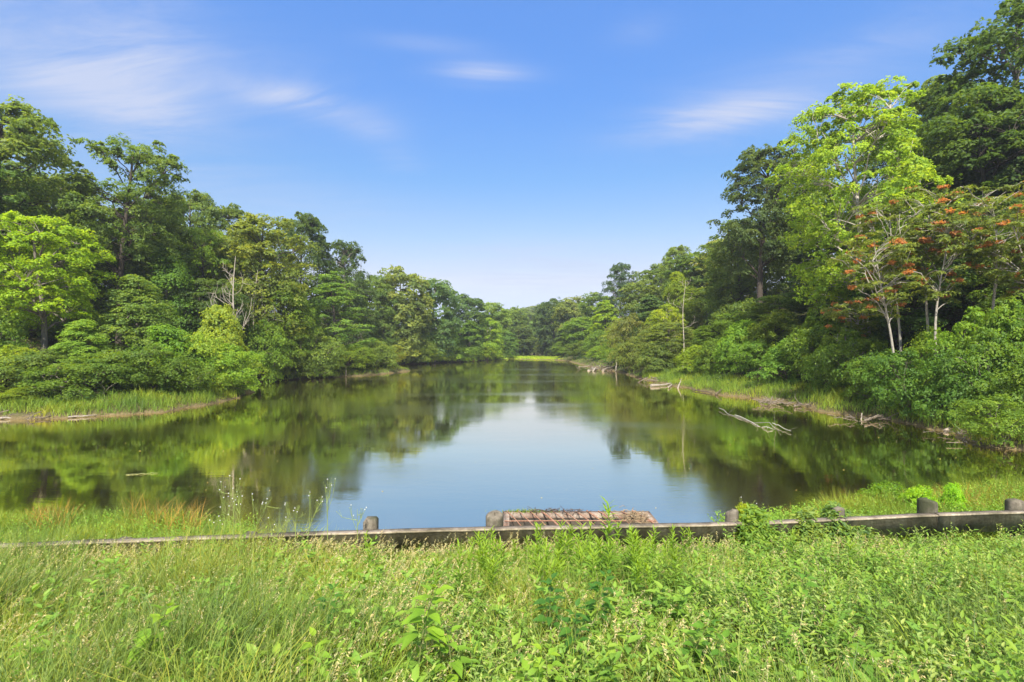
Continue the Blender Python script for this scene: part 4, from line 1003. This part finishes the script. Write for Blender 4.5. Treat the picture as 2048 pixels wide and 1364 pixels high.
# ------------------------------------------------------------------ white wildflowers in front of the water
m, t, out = new_mat('white_petals'); principled(t, out, (.40, .39, .33), .7, .2); M_white = m
def wildflower(px, py, d, h, spread, lab, seed, nf=7, grp='white wildflower stalks'):
    rs = np.random.RandomState(seed); x = at_px(px, d); z = top_z(py, d) - h
    o = empty('wildflower', (x, d, z)); tag(o, lab, 'wildflower', grp)
    G = Geo(); tips = []
    u = np.linspace(0, 1, 7)
    lean = rs.randn() * .08
    P = np.stack([lean * u ** 2 * 2, .05 * rs.randn() * u, h * .9 * u], 1); G.tube(P, np.linspace(.006, .003, 7), 5)
    for k in range(nf):
        t0 = .45 + .5 * k / nf; b = P[min(6, int(t0 * 6))]; e = np.array([b[0] + rs.randn() * spread, b[1] + rs.randn() * spread * .6, h * (.72 + .28 * rs.rand())])
        if k == 0: e[2] = h
        mid = (b + e) / 2 + np.array([(e[0] - b[0]) * .25, 0, -.02]); G.tube([b, mid, e], [.0035, .003, .002], 4); tips.append(e)
        for j in range(2):
            e2 = e + np.array([rs.randn() * .03, rs.randn() * .03, -.02 + rs.randn() * .02]); G.tube([mid, e2], [.002, .0015], 4, cap=False); tips.append(e2)
    obj('stem', G.build('stem', M_bark), o, color=(.22, .28, .07))
    for k, e in enumerate(tips):
        big = k % 4 == 0; r_ = .010 if big else .005
        a_ = np.arange(8) * .785; ring = [(0, 1)] ; V = [e + np.array([r_ * math.cos(q), r_ * math.sin(q), .3 * r_]) for q in a_] + [e + np.array([r_ * .5 * math.cos(q), r_ * .5 * math.sin(q), r_ * .9]) for q in a_] + [e + np.array([r_ * .5 * math.cos(q), r_ * .5 * math.sin(q), -r_ * .6]) for q in a_]
        Q_ = [[q, (q+1) % 8, 8+(q+1) % 8, 8+q] for q in range(8)] + [[16+q, 16+(q+1) % 8, (q+1) % 8, q] for q in range(8)] + [[8, 9, 10, 11], [8, 11, 12, 15], [12, 13, 14, 15]]
        obj('flower' if big else 'bud', mesh('flower', V, Q_, M_white if big else M_grass, np.full(24, .6)), o, color=(.20, .25, .08))
    return o
wildflower(446, 962, 7.7, .95, .06, 'leftmost tall white wildflower, bent stalk against the water', 1, 6)
wildflower(482, 955, 7.6, 1.0, .10, 'tallest white wildflower in the left clump', 2, 9)
wildflower(505, 985, 7.75, .85, .08, 'shorter white wildflower on the right of the left clump', 3, 8)
wildflower(466, 995, 7.6, .8, .10, 'bushy white wildflower in the middle of the left clump', 4, 9)
wildflower(425, 1028, 7.7, .55, .10, 'low white wildflower left of the clump', 5, 7)
wildflower(655, 958, 8.0, .95, .06, 'tall single white wildflower right of the clump', 6, 5)
wildflower(615, 985, 8.0, .8, .07, 'white wildflower between the clump and the tall single one', 7, 6)
wildflower(590, 1005, 8.0, .65, .07, 'short white wildflower left of the tall single one', 8, 6)
wildflower(715, 1010, 8.1, .6, .09, 'small thin wildflower just left of the square post', 9, 6)
wildflower(1490, 995, 9.8, .6, .06, 'small white wildflower behind the rail on the right', 10, 5)
wildflower(546, 1030, 7.9, .55, .08, 'low pale wildflower standing over the bare rail', 11, 5)

# ------------------------------------------------------------------ grass and mud of the far banks
rs = np.random.RandomState(140)
def far_strip(n, xr_, yr_, s0, s1, rs, keep=None):
    X = rs.uniform(*xr_, n); Y = rs.uniform(*yr_, n); s = seg_dist(np.stack([X, Y], 1), lake) + .5 * fnoise(X, Y, .8, 61)
    k = (s > s0) & (s < s1)
    if keep is not None: k &= keep(X, Y)
    X, Y = X[k], Y[k]; Z = ground(X, Y); k = Z > .05; return X[k], Y[k], Z[k]
def bank(n, xr_, yr_, s0, s1, h, w_, name, col, lab, keep=None):
    X, Y, Z = far_strip(n, xr_, yr_, s0, s1, rs, keep); hh = h * (.4 + .7 * rs.rand(len(X))) * (1 + .35 * np.clip(fnoise(X, Y, 1.0, 62), -1, 1))
    return grass_obj(name, [blades(X, Y, Z, hh, w_ * (.6 + .8 * rs.rand(len(X))), .1 + .8 * rs.rand(len(X)), rs, 3, np.clip(.5 + .3 * fnoise(X, Y, .7, 63) + .5 * (rs.rand(len(X)) - .5), 0, 1))], col, lab)
bank(90000, (12, 36), (17, 72), .05, 4.2, .8, .03, 'right_bank_grass', (.14, .22, .02), 'bright grass strip along the right bank of the lake')
bank(70000, (-48, -18), (27, 52), .08, 3.8, .75, .028, 'left_bank_grass', (.13, .21, .02), 'bright grass strip on the left point of the lake')
bank(50000, (-48, -18), (27, 52), -.3, 1.0, .42, .03, 'waterside_grass', (.15, .20, .025), 'yellowish grass creeping over the mud of the left point')
bank(50000, (12, 36), (17, 72), -.3, .9, .38, .03, 'waterside_grass', (.15, .20, .025), 'yellowish grass creeping over the mud of the right bank')
bank(22000, (-36, -12), (60, 120), .25, 2.6, .5, .05, 'spit_grass', (.14, .20, .025), 'grass on the spit further along the left shore')
bank(30000, (-6, 18), (150, 215), .1, 40, .45, .16, 'marsh_grass', (.26, .38, .02), 'bright green flat marsh at the head of the lake', keep=lambda X, Y: (seg_dist(np.stack([X, Y], 1), valley) < 1.0))
bank(24000, (-36, 24), (72, 165), .1, 2.4, .5, .07, 'waterline_grass', (.12, .19, .025), 'thin grass fringe along the distant shore')

# ------------------------------------------------------------------ driftwood
def wpt(px, py, d=None, z=.06):
    if d is None: d = (CAM_Z - z) * F / (py - HOR)
    return np.array([at_px(px, d), d, top_z(py, d)])
def log(pts, rpx, lab, col=(.14, .12, .095), d=None, z=.08, twigs=0, seed=1, name='driftwood_log', cat='driftwood', grp='driftwood along the shores'):
    rs = np.random.RandomState(seed)
    P = [wpt(px, py, d if d else None, z) for px, py in pts] if not d else [wpt(px, py, d + .25 * k, z) for k, (px, py) in enumerate(pts)]
    P = np.array(P); r = rpx / F * P[:, 1].mean() * .36
    # resample with a little crookedness
    n = 9; seg = np.linspace(0, len(P) - 1, n); B = np.stack([np.interp(seg, np.arange(len(P)), P[:, q]) for q in range(3)], 1)
    ln = np.linalg.norm(P[-1] - P[0]); B[1:-1] += rs.randn(n - 2, 3) * ln * .018 * np.array([1, 1, .5])
    G = Geo(); c0 = B[0].copy(); B = B - c0
    G.tube(B, np.linspace(r * 1.15, r * .55, n) * (1 + .12 * rs.randn(n)), 7)
    for k in range(twigs):
        b = B[rs.randint(2, n - 1)]; v = unit(rs.randn(3) * .6 + np.array([0, 0, .2]) + unit(B[-1]) * 1.1) * ln * (.08 + .12 * rs.rand())
        G.tube([b, b + v * .5 + rs.randn(3) * ln * .015, b + v], [r * .4, r * .28, r * .1], 5, cap=False)
    o = obj(name, G.build(name, M_bark), None, tuple(c0), col); return tag(o, lab, cat, grp)
br = (.075, .058, .042); pale = (.20, .18, .15)
log([(1172, 724), (1210, 718)], 7, 'thick brown log at the back of the far right log pile', br, z=.3, seed=1)
log([(1158, 733), (1200, 731)], 3, 'thin stick floating left of the log pile', seed=2, twigs=3)
log([(1204, 732), (1266, 727)], 4.5, 'long level log across the log pile', seed=3, twigs=2, z=.25)
log([(1177, 741), (1203, 731)], 5, 'slanting pale log at the left front of the pile, upper of a pair', pale, seed=4)
log([(1186, 742), (1206, 733)], 4.5, 'slanting pale log at the left front of the pile, lower of a pair', pale, seed=5)
log([(1206, 741), (1240, 735), (1266, 724)], 5, 'curved log rising to the bank at the right of the pile', seed=6, z=.2, twigs=2)
log([(1231, 743), (1234, 718)], 4, 'upright pale stake standing out of the log pile', pale, d=87, seed=7)
log([(1215, 741), (1250, 739)], 4, 'low brown log at the waterline of the pile', br, seed=8, twigs=3)
log([(1268, 744), (1296, 737)], 3.5, 'grey log on the mud right of the pile', seed=9)
log([(1291, 750), (1300, 735)], 4, 'short pale stub tilted up beside the mud', pale, d=78, seed=10)
log([(1278, 757), (1303, 755)], 3, 'half sunken brown log in front of the tilted stub', br, seed=11, twigs=2)
log([(1302, 753), (1345, 748)], 4, 'grey log behind the long pale log, upper of two', seed=12, twigs=3)
log([(1310, 758), (1342, 754)], 3.5, 'grey log behind the long pale log, lower of two', seed=13, twigs=2)
log([(1302, 771), (1330, 769), (1352, 766)], 6, 'long pale log lying on the water at the right bank', pale, seed=14, z=.15)
log([(1337, 774), (1346, 768), (1362, 767)], 4, 'bent pale branch joined against the long pale log', pale, seed=15, z=.15, twigs=1)
log([(1354, 779), (1363, 758)], 3.5, 'pale branch sticking up at the end of the long pale log', pale, d=53.5, seed=16)
log([(1431, 789), (1443, 779)], 5, 'short stub pointing out of the right bank mud', br, d=46, seed=17)
log([(1385, 780), (1425, 786)], 3, 'thin root lying on the mud left of the short stub', br, seed=37)
for k, (a_, b_) in enumerate([((1538, 812), (1545, 792)), ((1525, 800), (1548, 803)), ((1540, 808), (1560, 797)), ((1520, 803), (1540, 798)), ((1542, 806), (1530, 793)), ((1550, 803), (1572, 806))]):
    log([a_, b_], 3.2, 'grey root of the uprooted stump on the right bank, ' + ['upright one', 'level one', 'long one slanting right', 'short left one', 'one slanting left', 'lowest one on the right'][k], d=39.5 + .1 * k, seed=20 + k, twigs=2)
log([(1590, 812), (1612, 805), (1645, 797)], 4.5, 'pale crooked log on the mud under the grass bank', seed=30, z=.15, twigs=5)
log([(1575, 807), (1592, 800)], 3, 'small stick between the uprooted stump and the crooked log', seed=31)
log([(1722, 842), (1724, 826)], 3.5, 'short pale upright stick on the right shore', pale, d=31, seed=32, twigs=2)
log([(1730, 839), (1765, 831)], 4.5, 'grey log beside the short upright stick', seed=33, z=.2, twigs=2)
log([(1690, 832), (1712, 836)], 2.5, 'thin stick on the mud left of the short upright stick', seed=34)
log([(1890, 861), (1905, 855), (1917, 843)], 8, 'thick grey root reaching from the bank to the water on the right', (.25, .21, .17), d=26.5, seed=35, twigs=1)
log([(1916, 864), (1926, 872), (1934, 884)], 4, 'pale stick dipping into the water on the right', pale, z=.1, seed=36)
log([(1960, 878), (2000, 876)], 5, 'pale log in the brushwood at the right edge, level one', seed=38, z=.25, twigs=5)
log([(1985, 897), (1990, 868)], 5, 'pale broken branch standing in the brushwood at the right edge', d=23, seed=39, twigs=3)
log([(1952, 881), (1985, 892)], 4, 'lower pale log slanting into the water at the right edge', seed=40, z=.1, twigs=3)
log([(1438, 816), (1470, 829), (1520, 845), (1562, 861)], 2.3, 'long bare branch half sunken in the water off the right bank', (.19, .18, .15), z=.12, seed=41, twigs=5, name='sunken_branch')
log([(1470, 830), (1510, 849), (1545, 858)], 2.2, 'thinner side branch beside the long sunken branch', (.38, .36, .3), z=.06, seed=42, twigs=5, name='sunken_branch')
log([(1545, 846), (1582, 862)], 1.8, 'short twig at the tip of the sunken branch', (.38, .36, .3), z=.1, seed=43, twigs=1, name='sunken_branch')
log([(0, 836), (48, 834), (96, 831)], 5, 'pale log lying along the mud at the left edge', pale, seed=44, z=.1, twigs=5)
log([(5, 830), (60, 828)], 3.5, 'greyer log just above the pale one at the left edge', (.3, .25, .2), seed=45, z=.2, twigs=4)
log([(62, 824), (92, 832)], 3, 'short slanting stick at the right end of the left edge logs', seed=46, z=.15)
log([(136, 834), (172, 832), (208, 828)], 3.6, 'thin pale branch at the waterline of the left point', pale, seed=47, z=.08, twigs=2)
log([(290, 820), (318, 812)], 3.5, 'small pale branch on the tip of the left point', pale, seed=48, z=.12, twigs=3)
log([(300, 812), (330, 820)], 2.5, 'second small branch crossing the one on the left point', seed=49, z=.12, twigs=2)
log([(252, 949), (316, 946)], 1.3, 'thin reed floating on the water at the left', (.22, .23, .10), z=.02, seed=50, name='floating_reed', cat='reed', grp=None)
log([(692, 752), (692, 732)], 3, 'thin dead stake at the shore under the airy tree', d=73, seed=51)
log([(1765, 858), (1758, 848)], 1.6, 'tiny twig poking out of the water off the right shore', d=28, seed=52, name='sunken_branch')
for (px_, py_, sx_, n_, lab_) in ((1540, 806, .7, 60, 'scattered small sticks around the uprooted stump on the right bank'), (1620, 812, .9, 45, 'small sticks on the mud beside the pale crooked log'), (1735, 838, .8, 40, 'small sticks near the short upright stick'),
        (1210, 738, 3.2, 90, 'tangle of small sticks in the far right log pile'), (1320, 762, 1.6, 60, 'small sticks behind the long pale log'), (1985, 886, .6, 90, 'brushwood washed up at the right edge of the lake'), (60, 834, 1.3, 50, 'small sticks on the mud at the left edge'), (1900, 866, .5, 30, 'small sticks under the thick grey root')):
    p0 = wpt(px_, py_, None, .12); rs = np.random.RandomState(int(px_))
    sc_ = p0[1] / 35
    sticks('driftwood_litter', p0[0], p0[1], .10, sx_, sx_ * .22, .16 * sc_, int(n_ * .4), rs, (.13, .108, .085), lab_, 'sticks', 1.1 * sc_, .017 * sc_)
rs = np.random.RandomState(9)
n = 170; d = rs.uniform(13.5, 75, n) ** 1.0; px = rs.uniform(0, 2048, n); X = (px - 1024) / F * d
k = seg_dist(np.stack([X, d], 1), lake) < -1; X, d = X[k], d[k]; n = len(X)
V, Qd = leaf_quads(np.stack([X, d, np.full(n, .012)], 1), unit(np.array([[0, 0, 1.]]) + rs.randn(n, 3) * .03), .03 + .06 * rs.rand(n), rs, .5)
tag(obj('floating_leaves', mesh('floating_leaves', V, Qd, M_grass, np.repeat(.7 + .3 * rs.rand(n), 4)), color=(.20, .22, .12)), 'tiny pale leaves and seeds floating on the lake', 'floating leaves', kind='stuff')

# ------------------------------------------------------------------ air
m, t, out = new_mat('air_haze')
vol = N(t, 'ShaderNodeVolumePrincipled'); vol.inputs['Color'].default_value = (.86, .92, 1, 1); vol.inputs['Density'].default_value = .00032; vol.inputs['Anisotropy'].default_value = .3
L(t, vol.outputs[0], out.inputs['Volume'])
V = [(x, y, z) for z in (-4, 60) for (x, y) in ((-1600, -400), (1600, -400), (1600, 2700), (-1600, 2700))]
tag(obj('haze', mesh('haze', V, [(3, 2, 1, 0), (4, 5, 6, 7), (0, 1, 5, 4), (1, 2, 6, 5), (2, 3, 7, 6), (3, 0, 4, 7)], m)), 'thin summer haze over the whole valley', 'haze', kind='stuff')
